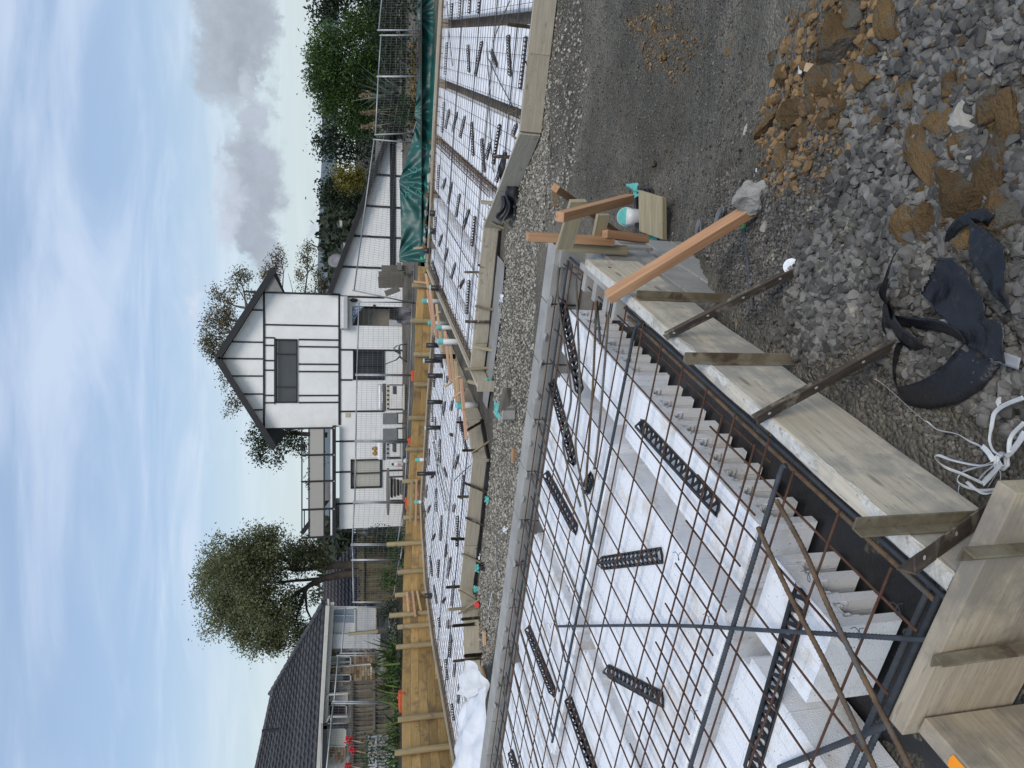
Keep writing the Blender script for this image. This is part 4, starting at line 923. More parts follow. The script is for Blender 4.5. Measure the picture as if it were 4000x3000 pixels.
# pipe sleeves and capped risers
def at(px,P=None,z=None): return onz(px[0],px[1],z)
def riser(top,r,zb_,lab,m,capm=None,Y=None,h=None,name='pipe_sleeve',capped=True):
    t0=ony(top[0],top[1],Y); c=Vector((t0.x,Y,t0.z)); b=Vector((t0.x,Y,zb_))
    t_=thing(name,b,lab,'pipe'); add('sleeve' if capm else 'pipe',MB().tube([b,c],r,14),m,t_,smooth=True)
    if capm: add('taped_cap',MB().lathe(c-Vector((0,0,.05 if not h else h)),[(r*1.04,0),(r*1.06,.02),(r*1.06,(.05 if not h else h)+.004),(r*.7,(.05 if not h else h)+.012)],14),capm,t_,smooth=False)
    return t_
M_cap=mat('pale_cap',(.42,.62,.64),(.36,.55,.57),rough=.5,rnd=.05)
names=['black pipe sleeve standing at the tarpaulin\'s spread end','lone black sleeve on the back board below the gathered tarpaulin','black sleeve below the pink scrawl on the tarpaulin','black sleeve behind its twin at the tarpaulin end','black sleeve before its twin at the tarpaulin end','black sleeve beside the thin white lath','black sleeve at the far tip of the receding board','black sleeve tallest on the back board below the barbecue','black sleeve leaning over the fallen laths','black sleeve with pale collar below the barbecue','black sleeve near the white-capped pipe','black sleeve below the second barbecue','black sleeve below the grey boxes','black sleeve below the round table','black sleeve at the bend of the retaining wall']
SLV=[(T6(615,420),17.0,.072,zb-.1),(T6(600,1440),16.9,.06,zb-.1),(T7(580,275),16.7,.07,zb-.15),(T7(540,395),17.3,.065,zb-.1),(T7(572,420),16.7,.065,zb-.15),(T7(530,578),17.4,.065,zb-.1),(T7(580,880),15.9,.062,zb-.2),(T7(550,1345),15.7,.055,zb-.12),(T7(608,1435),14.2,.05,zb-.12),(T7(530,1470),15.7,.05,zb-.1),(T7(563,1592),15.6,.055,zb-.15),(T3(1350,1352),15.7,.05,zb-.12),(T3(1330,1590),15.9,.05,zb-.12),(T4(1255,595),16.6,.05,zb-.1),(T5(1470,265),17.2,.06,zb-.1)]
for i,((x,y),Y,r,z0) in enumerate(SLV):
    riser((x,y),r,z0,names[i],M_chair,M_cap if i in (1,4,6,9,12) else None,Y,.012,'pipe_sleeve')
WP=[(T7(520,985),16.5,.05,'white riser with a teal top standing behind the laths'),(T7(568,1163),15.8,.045,'small teal-topped white riser behind the fallen laths'),(T7(638,1200),14.6,.045,'teal-topped riser amid the fallen laths'),(T7(645,1315),13.6,.055,'fat white riser with teal tape amid the laths'),(T8(790,510),12.85,.066,'tall white riser with a teal taped top at the end of the laths'),(T4(1243,465),18.2,.045,'white riser with teal tape in front of the retaining wall below the gas bottle'),(T4(1235,857),18.75,.045,'white riser with teal tape near the orange fence foot')]
for (x,y),Y,r,l in WP: riser((x,y),r,-1.4,l,M_pvc,M_tealp,Y,.09,'capped_riser')
# fallen laths in the gap between the two bays
M_pink=wood('pink_lath',(.60,.36,.24),(.50,.29,.19),None,rnd=.12)
def lath(pa,pb,za,zb_,lab,w=.03,m=None,h=.05): beam('timber_lath',onz(*pa,za),onz(*pb,zb_),w,h,m or M_pink,label=lab,cat='lath')
lath(X5(60,250),X5(130,720),-.93,-.93,'pink lath lying beyond the receding board, topmost at its far end'); lath(X5(90,250),X5(160,790),-.95,-.95,'second pink lath beyond the receding board'); lath(X5(40,60),X5(70,230),-.92,-.92,'short pink lath end at the far tip of the receding board')
lath(X5(165,420),X5(235,990),-.98,-.97,'weathered lath in the gap between the bays',m=M_peach); lath(X5(265,740),X5(330,1330),-.95,-.95,'pink lath with its end above the mesh of the lower bay'); lath(X5(325,920),X5(405,1570),-1.0,-1.0,'long pale lath in the middle of the gap',m=M_peach)
lath(X5(390,1090),X5(430,1570),-1.02,-1.02,'pale lath beside the long one in the gap',m=M_peach); lath(X5(455,1300),X5(490,1659),-.98,-.98,'pink lath pointing at the tall white riser'); lath(T8(830,230),T8(890,880),-.98,-.98,'long pink lath with a blue mark reaching past the white riser')
lath(X5(270,1385),X5(440,1270),-1.0,-1.05,'short pale lath laid across the others',m=M_peach); lath(X5(365,1520),X5(510,1420),-1.0,-1.05,'short pink lath laid across near the end board'); lath(X5(150,570),X5(200,510),-1.0,-1.0,'tiny lath offcut across the pink laths',m=M_peach)
# pegs and braces of the far boards
def fpeg(top,bot,d,lab,m,w=.03,steel=True,name=None):
    a=onp(*top,d) if isinstance(d,(int,float)) else ony(*top,d[0]); b=G(*bot)
    if steel: return angle_stake(name or 'steel_peg',a,b-Vector((0,0,.05)),w,m,up=-EP,holes=False,label=lab,cat='steel peg')
    return beam(name or 'timber_peg',a,b-Vector((0,0,.05)),w,w,m,up=-EP,label=lab,cat='timber peg')
fpeg(U1(1055,350),U1(1550,410),9.36,'pale punched steel peg beside the tan drain pipe',M_pegp,.045); fpeg(U1(1290,890),U1(1520,960),9.36,'rusty peg against the board right of the punched peg',M_peg)
fpeg(U2(1015,150),U2(1380,-20),9.9,'caked angle peg slanting from the angled board corner',M_pegp,.04); fpeg(U2(1215,205),U2(1430,275),9.8,'light timber peg against the angled board',M_old,.035,False); fpeg(U2(1105,465),U2(1370,760),9.75,'thin light lath bracing the angled board',M_old,.03,False)
fpeg(U2(855,775),U2(1290,800),10.1,'dark punched steel peg above the black crumpled sheet',M_peg,.045); fpeg(U2(665,1435),U2(1110,1475),10.9,'grey timber peg at the black crumpled sheet',M_old,.05,False)
fpeg(U2(760,1450),U2(950,1659),10.9,'light brace beside the grey timber peg',M_old,.03,False); fpeg(U3(1130,5),U3(1280,210),10.5,'light brace with its foot on the aggregate bed',M_old,.03,False); fpeg(U3(880,20),U3(1160,170),10.9,'grey brace meeting mortar crumbs at its foot',M_old,.03,False)
fpeg(U3(970,0),U3(1150,190),10.85,'brown brace crossing the grey one at the mortar crumbs',M_peg,.03)
fpeg(U3(605,785),U3(1080,785),10.99,'slim caked peg standing tall above the front board',M_pegp,.03); fpeg(U3(800,680),U3(1075,765),10.99,'rusty caked brace leaning on the front board beside the slim peg',M_pegp,.035); fpeg(U3(755,1270),U3(1070,1345),10.99,'rusty brace leaning on the front board above the white rag',M_pegp,.035); fpeg(U3(615,1495),U3(1015,1505),10.99,'dark punched peg standing over the front board near the ply patch',M_peg,.04)
fpeg(X5(600,910),X5(860,970),10.96,'dark grey timber peg against the ply patch',M_old,.05,False); fpeg(X5(500,1180),X5(800,1165),10.96,'pale timber peg between the ply patch and the end board',M_old,.035,False); fpeg(X5(540,1325),X5(850,1405),10.9,'dark timber brace leaning over the teal rag',M_old,.05,False)
fpeg(T8(785,690),T8(985,690),10.6,'light caked peg on the short angled board',M_pegp,.03); fpeg(T8(890,780),T8(1075,660),10.5,'brown brace from the short angled board to the ground',M_peg,.035); fpeg(T8(850,995),T8(1110,990),10.13,'caked peg at the corner of the lower front board',M_pegp,.035); fpeg(T8(945,1025),T8(1130,885),10.13,'grey brace crossing the corner peg',M_old,.03,False)
fpeg(T8(870,1345),T8(1125,1465),10.13,'brown brace leaning on the lower front board',M_peg,.035); fpeg(T8(795,1495),T8(1085,1490),10.13,'light caked peg tall over the lower front board',M_pegp,.035); fpeg(U5(805,80),U5(1090,225),10.13,'brown brace next to the tall light peg',M_peg,.03); fpeg(U5(600,385),U5(985,395),10.13,'dark punched peg over the lower front board',M_peg,.04)
fpeg(U5(740,600),U5(1010,735),10.13,'light brace ending at the dark rag',M_old,.03,False); fpeg(U5(530,1085),U5(930,1060),10.1,'dark peg beside the blue-tipped brace',M_peg,.04); fpeg(U5(700,1120),U5(980,1310),10.0,'pale brace with a blue tip',M_old,.03,False); fpeg(U5(560,1405),U5(1000,1370),9.7,'light timber peg at the angled corner by the red cap',M_old,.04,False); fpeg(U5(695,1470),U5(1010,1240),9.7,'crossing lath at the angled corner by the red cap',M_old,.03,False)
fpeg(U5(750,1545),U5(1020,1520),9.45,'dark round-backed peg left of the red cap',M_peg,.04); fpeg(U5(620,1640),U5(1000,1610),9.4,'second dark peg beyond the red cap',M_peg,.04); fpeg(U6(610,415),U6(860,395),9.0,'dark steel tube peg near the white plastic sheet',M_peg,.05); fpeg(U6(445,490),U6(855,445),9.0,'pale caked peg beside the dark tube peg',M_pegp,.035)
# loose stuff on the strip of aggregate between the rafts
M_poly=mat('black_bag',(.016,.016,.018),(.024,.024,.027),scale=5,rough=.35,bump=.4,bscale=9,rnd=0,spec=.5)
g=G(*U2(1230,1230)); crumple('crumpled_sheet',g+Vector((.05,.1,.12)),EQ*.95-EP*.0,EP*.22+Vector((0,0,.26)),.16,M_poly,5,'crumpled black polythene sheet bunched against the angled form board','plastic sheet',n=34,fold=4)
M_clear=mat('milky_polythene',(.72,.74,.77),(.62,.64,.67),scale=4,rough=.35,bump=.5,bscale=6,rnd=0,spec=.5)
def sheetpts(name,pts,m,lab,cat,seed,amp=.06,n=26):
    P=[Vector(p) for p in pts]
    def fn(u,v):
        a=P[0].lerp(P[1],u); b=P[3].lerp(P[2],u); q=a.lerp(b,v); q+=Vector((0,0,1))*amp*noise.noise((u*5+seed,v*4,seed))+noise.noise_vector((u*7,v*7,seed))*amp*.5; q.z+=.12*math.sin(math.pi*v)*math.sin(math.pi*u); return q
    return add(name,MB().sheet(fn,n,n),m,label=lab,cat=cat,smooth=True,thick=.004)
sheetpts('plastic_cover',[onz(*U6(930,830),-.95),onz(*U6(560,1130),-.82),onz(1765,3120,-.6),onz(1900,3120,-.9)],M_clear,'milky white polythene sheet heaped at the edge of the frame behind the block wall','plastic sheet',3,.12)
crumple('plastic_scrap',onz(*U6(740,840),-1.05),EQ*.7+Vector((0,0,.1)),EP*.4+Vector((0,0,.35)),.12,M_clear,11,'crumpled end of clear polythene over the angled form board','plastic sheet',n=26)
for i,(p,s,m,l) in enumerate([(X5(790,1370),.30,M_teal,'teal rag under the dark timber brace'),(U5(970,800),.22,M_teal,'teal rag by the dark crumpled rag'),(U5(955,1110),.2,M_teal,'teal rag beside the blue-tipped brace'),(U4(1120,1480),.16,M_teal,'teal cup-like rag at the light peg foot'),(U5(1050,780),.2,M_navy,'dark crumpled rag on the aggregate bed'),(U5(985,590),.25,M_clear,'grey clear film by the lower front board'),(U3(1140,1160),.16,M_clear,'white knotted rag on the aggregate near the ply patch'),(U5(1375,260),.16,M_clear,'white plastic knot on the block wall edge'),(U6(840,640),.15,M_teal,'teal rag behind the small pale plank')]):
    s*=.75; g=G(*p,.05); crumple('rag',g,EQ*s,EP*s*.5+Vector((0,0,s*.4)),s*.35,m,20+i,l,'rag',n=16,fold=4)
g=G(*U5(985,1330),.04); add('pipe_plug',MB().lathe(g,[(.05,-.05),(.055,-.03),(.055,.03),(.05,.05)],16,(0,-.6,.4)),mat('red_plastic',(.55,.03,.03),(.5,.03,.03),rough=.4,rnd=0),label='small red pipe cap at the foot of the crossing lath',cat='cap')
# concrete block with a board and teal cloth on it
g=G(*T8(1400,560)); bk=thing('hollow_block',g,'hollow concrete block under a tilted board on the aggregate','concrete block')
mb=MB()
for dx in (-.17,0,.17): mb.box((dx,0,.0),(.045,.19,.19))
for dy in (-.08,.08): mb.box((0,dy,.0),(.385,.03,.188))
add('block_shell',mb,M_block,bk,mw=Matrix.Translation(g+Vector((0,0,.11)))@Matrix.Rotation(1.25,4,'Z'),bevel=.004); add('block_core',MB().box((0,0,-.02),(.37,.15,.10)),M_mortar,bk,mw=Matrix.Translation(g+Vector((0,0,.11)))@Matrix.Rotation(1.25,4,'Z'))
za=g.z+.3; cn=[onz(*T8(x,y),za+dz) for x,y,dz in ((1285,318,.12),(1345,318,.0),(1330,510,-.05),(1222,580,.08))]
add('board_offcut',MB().prism(cn,(0,.01,-.05)),M_formb,label='pale board offcut tilted on the hollow block',cat='board',bevel=.004)
crumple('teal_cloth',g+Vector((.0,.03,.24)),EQ*.24,EP*.14+Vector((0,0,.06)),.05,M_teal,33,'teal cloth squashed between board and hollow block','cloth')
beam('timber_offcut',G(*T8(1405,970),.03),G(*T8(1400,1100),.03),.09,.05,M_fresh,label='red timber offcut behind the block wall on the clay',cat='timber offcut'); beam('timber_offcut',G(*U6(890,50),.05),G(*U6(900,250),.05),.10,.045,M_peach,label='pale offcut with a bolt hole on the aggregate',cat='timber offcut'); beam('timber_offcut',G(*U6(830,560),.10),G(*U6(905,720),.03),.09,.045,M_peach,label='small pale plank leaning at the clear polythene',cat='timber offcut')
M_spill=mat('smooth_concrete',(.27,.265,.25),(.22,.215,.205),scale=3,rough=.85,bump=.2,bscale=30,rnd=0)
add('concrete_spill',MB().sheet(lambda u,v:PQ(10.98-.55*v*(1-.8*abs(u-.35)**1.5)-.02,2.9+2.6*u,-1.372+.012*(1-v)+.01*noise.noise((u*6,v*3,1))),24,8),M_spill,label='smooth grey concrete spill at the foot of the front form board',cat='concrete',smooth=True)
for i,(p,w) in enumerate([([(1120,1000,.02),(1125,1200,.02),(1150,1659,.02)],.03),([(1240,60,.02),(1250,400,.02),(1255,760,.02),(1310,900,.03)],.03),([(1145,1165,.02),(1140,1400,.03),(1190,1165,.03)],.025)]):
    ribbon('strap_tail',p,w,M_strap,['thin white strap lying along the aggregate towards the polythene','white strap lying along the foot of the block wall','doubled white strap on the aggregate bed'][i],'strap',edge=.2,tile_=U5,seed=60+i)
# ---------------------------------------------------------------- neighbour's ground, retaining wall, site fence, tarpaulin
def lerp(tab,y):
    return float(np.interp(y,[a for a,b in tab],[b for a,b in tab]))
RW_Y=[(900,18.1),(1060,18.3),(1250,18.45),(1500,18.75),(1750,19.15),(1960,19.6),(2130,19.3),(2325,18.6),(2600,17.2),(2812,15.6),(3000,14.2),(3160,13.3)]
RW_T=[(900,1640),(1063,1634),(1260,1622),(1500,1618),(1700,1606),(1960,1590),(2130,1581),(2330,1573),(2500,1575),(2700,1570),(3000,1570),(3160,1570)]
def rwp(y):
    Y=lerp(RW_Y,y); v=ony(lerp(RW_T,y),y,Y); return v
# yard beyond the wall: starts level with the wall top and falls to the houses
M_yard=ground_mat('yard_soil',(.055,.048,.034),(.08,.07,.045),(.045,.06,.022),1.2,40,.6)
ys=[-200,300,700,900]+list(range(1060,3161,70)); mb=MB(); n=len(ys)
HB=ony(1602,1500,26).z
rows=[]
for y in ys:
    a=rwp(max(900,y)) if y>=900 else Vector((ony(1640,y,18.1).x,18.1,rwp(900).z)); d=Vector((a.x,a.y,0)).normalized()
    z0=a.z-.06
    w=smooth(2050,2400,y)                               # the brick house stands higher
    far=-1.05*w+(HB)*(1-w)
    rows.append([Vector((a.x,a.y+.08,z0)),Vector((a.x*1.02,a.y+.5,z0-.0)),Vector((a.x*1.12,21.0,z0*.55+far*.45)),Vector((a.x*1.32,24.3,far-.02)),Vector((a.x*1.6,30,far-.1)),Vector((a.x*2.4,44,far-1.2)),Vector((a.x*4,80,-4)),Vector((a.x*16,400,-18)),Vector((a.x*60,1500,-60))])
k=0
for r in rows: mb.v+=[tuple(v) for v in r]
m_=len(rows[0])
for i in range(n-1):
    for j in range(m_-1): a=i*m_+j; mb.f.append((a,a+1,a+m_+1,a+m_))
add('yard_ground',mb,M_yard,kind='structure',smooth=True)
M_treated=wood('treated_plank',(.46,.30,.12),(.37,.235,.09),(.24,.16,.08),(.50,.66),3,.8,.28,c4=(.22,.14,.07))
M_post=wood('treated_post',(.38,.30,.165),(.30,.23,.125),(.20,.165,.11),(.55,.68),6,.85,.12)
rw=thing('retaining_wall',rwp(1960)-Vector((0,0,.6)),'low retaining wall of yellow treated planks and round posts behind the far raft','retaining wall')
PY=[1114,1253,1384,1502,1633,1756,1880,2022,2127,2235,2325,2405,2450,2528,2670,2812,2942,3080]
PTOP=[1610,1604,1617,1617,1598,1585,1573,1577,1511,1554,1543,1521,1553,1548,1558,1555,1543,1545]
edges=[1040]+PY+[3160]
for a,b in zip(edges[:-1],edges[1:]):
    A,Bv=rwp(a),rwp(b); zt=max(A.z,Bv.z); nr=int(math.ceil((min(A.z,Bv.z)+1.5)/.19))
    for r in range(nr):
        o=Vector((0,.0,-.095-.19*r)); beam('plank',A+o,Bv+o,.045,.186,M_treated,rw,bevel=.004,wob=.003,seg=3)
for y,tx in zip(PY,PTOP):
    if y in (2670,): continue
    A=rwp(y); d=Vector((A.x,A.y,0)).normalized(); f=ony(tx,y,A.y-.11); c=Vector((f.x,A.y-.11,f.z)); b=Vector((c.x,c.y,-1.5))
    R,L=frame(b,c); mb=MB().tube([Vector((-L/2+L*k/4,.006*noise.noise((k,y,0)),0)) for k in range(5)],[.068,.067,.066,.065,.06],10)
    add('post',mb,M_post,rw,mw=Matrix.Translation((b+c)/2)@R.to_4x4(),smooth=False,bevel=.006)
# boards nailed on the face of the wall
for (pa,pb,m,l) in [(T5(1325,235),T5(1340,395),M_pink,'pink lath nailed upright across two wall posts'),(T5(1370,225),T5(1395,435),M_pink,'longer pink lath next to it on the wall posts'),(T5(1408,225),T5(1440,385),M_peach,'pale lath third on the wall posts'),(T4(1205,660),T4(1190,1035),M_old,'weathered rail across the wall posts by the orange fence foot'),(T4(1250,640),T4(1240,1075),M_pink,'pink rail below the weathered one across the wall posts'),(T4(1245,650),T4(1265,800),M_pink,'slanting pink lath between the wall posts'),(X4(550,1395),X4(715,1380),M_peach,'thin white lath standing beside a black sleeve at the tarpaulin'),(T3(1225,235),T3(1340,250),M_pink,'thin pink lath upright against the first wall post')]:
    Ya=lerp(RW_Y,pa[1])-.25; Yb=lerp(RW_Y,pb[1])-.25; beam('timber_lath',ony(*pa,Ya),ony(*pb,Yb),.03,.05,m,label=l,cat='lath')
# temporary fence panels
M_galv=mat('galvanised_tube',(.36,.37,.38),(.28,.29,.30),scale=10,rough=.5,metal=.5,rnd=.12,c3=(.22,.12,.07),s3=4,th3=(.66,.75))
M_gwire=mat('galvanised_wire',(.24,.245,.25),(.19,.195,.20),rough=.55,metal=.4,rnd=0)
def fence(tl,bl,tr,br,Yl,Yr,label,posts=True):
    """corner pixels: tl/bl one upright, tr/br the other"""
    A,B0=ony(*tl,Yl),ony(*bl,Yl); C,D=ony(*tr,Yr),ony(*br,Yr)
    f=thing('wire_fence',B0,label,'fence panel','temporary fence panels')
    for a,b in ((A+(A-B0)*.03,B0),(C+(C-D)*.03,D)): add('upright',MB().tube([a,b],.021,8),M_galv,f,smooth=True)
    add('top_rail',MB().tube([A,C],.019,8),M_galv,f,smooth=True); add('bottom_rail',MB().tube([B0.lerp(A,.04),D.lerp(C,.04)],.019,8),M_galv,f,smooth=True)
    mb=MB(); W_=(A-C).length; H=(A-B0).length; nv=max(4,int(W_/.062)); nh=max(4,int(H/.135))
    for i in range(1,nv): mb.tube([A.lerp(C,i/nv),B0.lerp(D,i/nv).lerp(A.lerp(C,i/nv),.04)],.0022,4,False)
    for i in range(1,nh): mb.tube([A.lerp(B0,i/nh),C.lerp(D,i/nh)],.0022,4,False)
    o=add('wire_infill',mb,M_gwire,f); o['kind']='stuff'; return f
FP=[((1383,1135),(1623,1186),(1462,545),(1640,560),20.6,18.9,'leaning wire fence panel over the broken palings'),
 ((1467,526),(1620,520),(1478,300),(1690,300),18.8,18.7,'wire fence panel above the scrawled end of the tarpaulin'),((1478,298),(1690,298),(1489,138),(1690,138),18.7,18.6,'narrow wire fence panel before the pampas plumes'),((1480,118),(1690,118),(1512,-220),(1690,-220),18.6,18.4,'wire fence panel before the dark bush at the frame edge'),
 ((1402,1181),(1619,1181),(1394,1462),(1611,1464),20.8,20.9,'wire fence panel across the open door'),((1394,1466),(1611,1468),(1390,1720),(1600,1722),20.9,21.0,'wire fence panel in front of the cream barbecue'),((1390,1726),(1600,1728),(1386,1958),(1586,1960),21.0,21.0,'wire fence panel before the window with pale blinds'),
 ((1384,1964),(1586,1966),(1376,2125),(1560,2125),21.0,20.8,'wire fence panel at the end corner of the white house'),((1378,2189),(1568,2186),(1381,2352),(1540,2352),20.6,20.2,'wire fence panel before the old paling fence'),((1350,2371),(1520,2371),(1333,2552),(1543,2550),20.0,19.2,'wire fence panel before the white-clad lean-to'),
 ((1321,2561),(1543,2560),(1305,2740),(1547,2742),19.1,18.3,'wire fence panel before the brick wall and flax'),((1302,2748),(1547,2748),(1270,3060),(1552,3060),18.2,16.8,'wire fence panel before the red flowers'),((1376,2130),(1580,2130),(1379,2186),(1572,2186),20.8,20.6,'narrow gap panel of wire fence behind the tall post')]
for a in FP: fence(*a)
M_orf=mat('orange_foot',(.62,.10,.03),(.5,.08,.025),rough=.6,rnd=.08)
for i,((xa,ya),(xb,yb),Y,l) in enumerate([(T5(1275,1040),T5(1290,1200),16.4,'orange plastic fence foot below the tall fence joint'),(T4(1165,810),T4(1168,925),20.6,'orange fence foot behind the pink wall rail'),(T4(1195,260),T4(1198,335),20.6,'orange fence foot at the second barbecue'),(T3(1222,1055),T3(1226,1165),20.6,'pale orange fence foot at the cream barbecue')]):
    a,b=ony(xa,ya,Y),ony(xb,yb,Y); c=(a+b)/2; w=abs(a.x-b.x); ft=thing('ballast_block',c,l,'fence foot')
    add('foot_block',MB().prism([c+Vector((-w/2,-.1,-.07)),c+Vector((w/2,-.1,-.07)),c+Vector((w/2*.9,-.1,.06)),c+Vector((-w/2*.9,-.1,.06))],(0,.24,0)),M_orf,ft,bevel=.01); add('socket',MB().lathe(c+Vector((w*.2,.0,.05)),[(.035,0),(.035,.05),(.025,.05)],10),M_orf,ft)
# green tarpaulin hung over the fence
M_tarp=mat('green_tarpaulin',(.010,.085,.075),(.007,.06,.055),scale=4,rough=.42,bump=.25,bscale=12,rnd=0,spec=.5)
TT=[(-150,1640),(0,1634),(60,1631),(175,1650),(300,1636),(385,1626),(450,1619),(485,1630),(540,1612),(640,1583),(704,1559),(770,1563),(850,1566),(930,1566),(1000,1558),(1024,1560)]
TB=[(-150,1722),(0,1714),(60,1709),(270,1692),(440,1689),(580,1684),(750,1670),(850,1660),(970,1656),(1024,1662)]
def tarp(u,v):
    y=-150+(1024+150)*u; a=lerp(TT,y); b=lerp(TB,y)+6; x=a+(b-a)*v
    fold=0
    for cy in (60,450,704,1010):                        # creases fan out from the points where it is tied up
        ang=math.atan2(y-cy,(x-lerp(TT,cy))+18); r=math.hypot(y-cy,x-lerp(TT,cy)); fold+=.5*math.sin(ang*13+cy)*min(1,r/60)*math.exp(-r/150)
    fold+=.45*noise.noise((y/60,v*1.2,5))+.2*noise.noise((y/22,v*2,8))
    p=ony(x,y,18.25+.25*(1-v)-.1*smooth(.7,1,v)); return p+Vector((0,-.13*fold,0))
add('tarpaulin',MB().sheet(tarp,220,26),M_tarp,label='dark green tarpaulin with scrawled numbers hung along the fence beside the far raft',cat='tarpaulin',smooth=True)
TARP=bpy.data.objects['tarpaulin']
M_scr=mat('green_scrawl',(.06,.33,.26),(.05,.28,.22),rough=.6,rnd=0)
def scrawl(pts,r=.012):
    out=[]
    for X,Y_ in pts:
        x,y=X4(X,Y_); u=(y+150)/1174; a=lerp(TT,y); b=lerp(TB,y)+6; out.append(tarp(u,(x-a)/(b-a))+Vector((0,-.012,0)))
    pp=[]
    for i in range(len(out)-1):
        P0=out[max(i-1,0)];P1=out[i];P2=out[i+1];P3=out[min(i+2,len(out)-1)]
        for k in range(5): f=k/5; pp.append(.5*((2*P1)+(P2-P0)*f+(2*P0-5*P1+4*P2-P3)*f*f+(3*P1-P0-3*P2+P3)*f**3))
    pp.append(out[-1]); add('scrawled_mark',MB().tube(pp,r,5),M_scr,TARP)
for s in ([(440,635),(450,605),(475,600),(490,625)],[(455,735),(450,690),(475,670),(500,700),(520,735),(525,700)],[(580,680),(590,645),(615,645),(640,680),(660,700),(665,650)],[(480,360),(520,395),(560,420),(585,410),(590,365),(565,350),(545,385)],[(655,355),(645,390),(660,430),(680,440),(680,400),(660,355)],[(600,530),(630,565),(665,560),(655,535)],[(470,460),(500,468),(525,450)],[(440,510),(460,500),(465,520)],[(650,95),(690,110),(715,120),(715,45)],[(580,65),(600,85),(615,85),(605,65)],[(690,560),(705,590),(725,600)],[(655,610),(660,620),(655,615)],[(600,760),(595,800),(605,820)],[(500,570),(530,585),(560,560)]): scrawl(s)
g=X4(660,1525); y=g[1]; u=(y+150)/1174; c=tarp(u,(g[0]-lerp(TT,y))/(lerp(TB,y)+6-lerp(TT,y))); add('green_paint_dab',MB().lathe(c+Vector((0,-.02,0)),[(.0,.012),(.04,.008),(.05,0)],10,(0,-1,0)),mat('bright_green',(.02,.55,.15),(.02,.5,.12),rough=.6,rnd=0),TARP)
for k in range(16):                                     # lumps of clay between tarp and back board
    y=560+k*34; V,Fc=CL[k%6]; me=mesh_np('clay_clod',V,Fc); me.materials.append(M_pale if k%3 else M_co); p=ony(lerp(TB,y)+2,y,17.95); o=bpy.data.objects.new('clay_clod',me); COL.objects.link(o); o.parent=ground; o.location=p; s=random.uniform(.05,.12); o.scale=(s,s,s)
# ---------------------------------------------------------------- black and white house
YH=26.0
def hX(y): return ony(1300,y,YH).x
def hZ(x): return ony(x,1500,YH).z
M_plas=mat('white_plaster',(.80,.80,.785),(.75,.75,.735),scale=2.2,rough=.85,bump=.55,bscale=3.2,c3=(.66,.655,.63),s3=.9,th3=(.60,.8),rnd=0,bdist=.03)
M_blk=mat('black_stained_timber',(.014,.014,.016),(.02,.02,.022),scale=6,rough=.5,rnd=.1)
M_glass=mat('window_glass',(.03,.035,.04),(.045,.05,.055),scale=1.2,rough=.06,rnd=0,spec=.8)
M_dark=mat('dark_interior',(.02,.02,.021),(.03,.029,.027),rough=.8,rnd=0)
M_roofd=mat('dark_roofing',(.035,.035,.038),(.05,.05,.052),rough=.7,rnd=0)
M_curt=mat('pale_blind',(.52,.51,.45),(.45,.44,.39),scale=5,rough=.8,rnd=.05,coords='pos',stretch=(30,1,.4))
M_sil=mat('silver_metal',(.52,.53,.54),(.46,.47,.48),scale=6,rough=.45,metal=.3,rnd=.05)
M_steel=mat('dark_steel',(.10,.10,.105),(.07,.07,.075),rough=.5,metal=.5,rnd=.1)
M_panelc=mat('deck_screen',(.40,.385,.345),(.36,.345,.31),scale=60,rough=.9,rnd=.06)
house=thing('half_timbered_house',(hX(1404),YH,hZ(1600)),'white plastered house with black timber framing and a steep gable','house')
def hbox(x0,x1,y0,y1,Y0,Y1,m,name,parent=house,bevel=0,**kw):
    """pixel rows x0..x1, pixel columns y0..y1, depth Y0..Y1"""
    X0,X1=sorted((hX(y0),hX(y1))); Z0,Z1=sorted((hZ(x0),hZ(x1)))
    return add(name,MB().box(((X0+X1)/2,(Y0+Y1)/2,(Z0+Z1)/2),(X1-X0,abs(Y1-Y0),Z1-Z0)),m,parent,bevel=bevel,**kw)
def hwall(name,x0,x1,y0,y1,holes,Y=YH,th=.18,parent=house,m=M_plas):
    """plaster wall with real openings; holes are (xa,xb,ya,yb) in pixels"""
    Xs=sorted({hX(y0),hX(y1),*[hX(h[2]) for h in holes],*[hX(h[3]) for h in holes]}); Zs=sorted({hZ(x0),hZ(x1),*[hZ(h[0]) for h in holes],*[hZ(h[1]) for h in holes]})
    R=[(min(hX(h[2]),hX(h[3])),max(hX(h[2]),hX(h[3])),min(hZ(h[0]),hZ(h[1])),max(hZ(h[0]),hZ(h[1]))) for h in holes]; mb=MB()
    for a,b in zip(Xs[:-1],Xs[1:]):
        for c,d in zip(Zs[:-1],Zs[1:]):
            mx,mz=(a+b)/2,(c+d)/2
            if any(r[0]<mx<r[1] and r[2]<mz<r[3] for r in R): continue
            mb.quad((a,Y,c),(b,Y,c),(b,Y,d),(a,Y,d))
    for a,b,c,d in R:
        mb.quad((a,Y,c),(a,Y,d),(a,Y+th,d),(a,Y+th,c)); mb.quad((b,Y,d),(b,Y,c),(b,Y+th,c),(b,Y+th,d)); mb.quad((a,Y,d),(b,Y,d),(b,Y+th,d),(a,Y+th,d)); mb.quad((b,Y,c),(a,Y,c),(a,Y+th,c),(b,Y+th,c))
    return add(name,mb,m,parent)
def t2y(v): return 900+.42194*v
def t2x(v): return 700+.42194*v
def t3y(v): return 1000+.42194*v
def t3x(v): return 1100+.42194*v
def t4y(v): return 1600+.42194*v
win1=(t2x(890),t2x(1095),t2y(1012),t2y(1595)); win2=(t3x(660),t3x(950),t3y(872),t3y(1148)); win3=(t3x(638),t3x(925),t4y(465),t4y(738)); door=(t3x(655),t3x(1150),t3y(455),t3y(640))
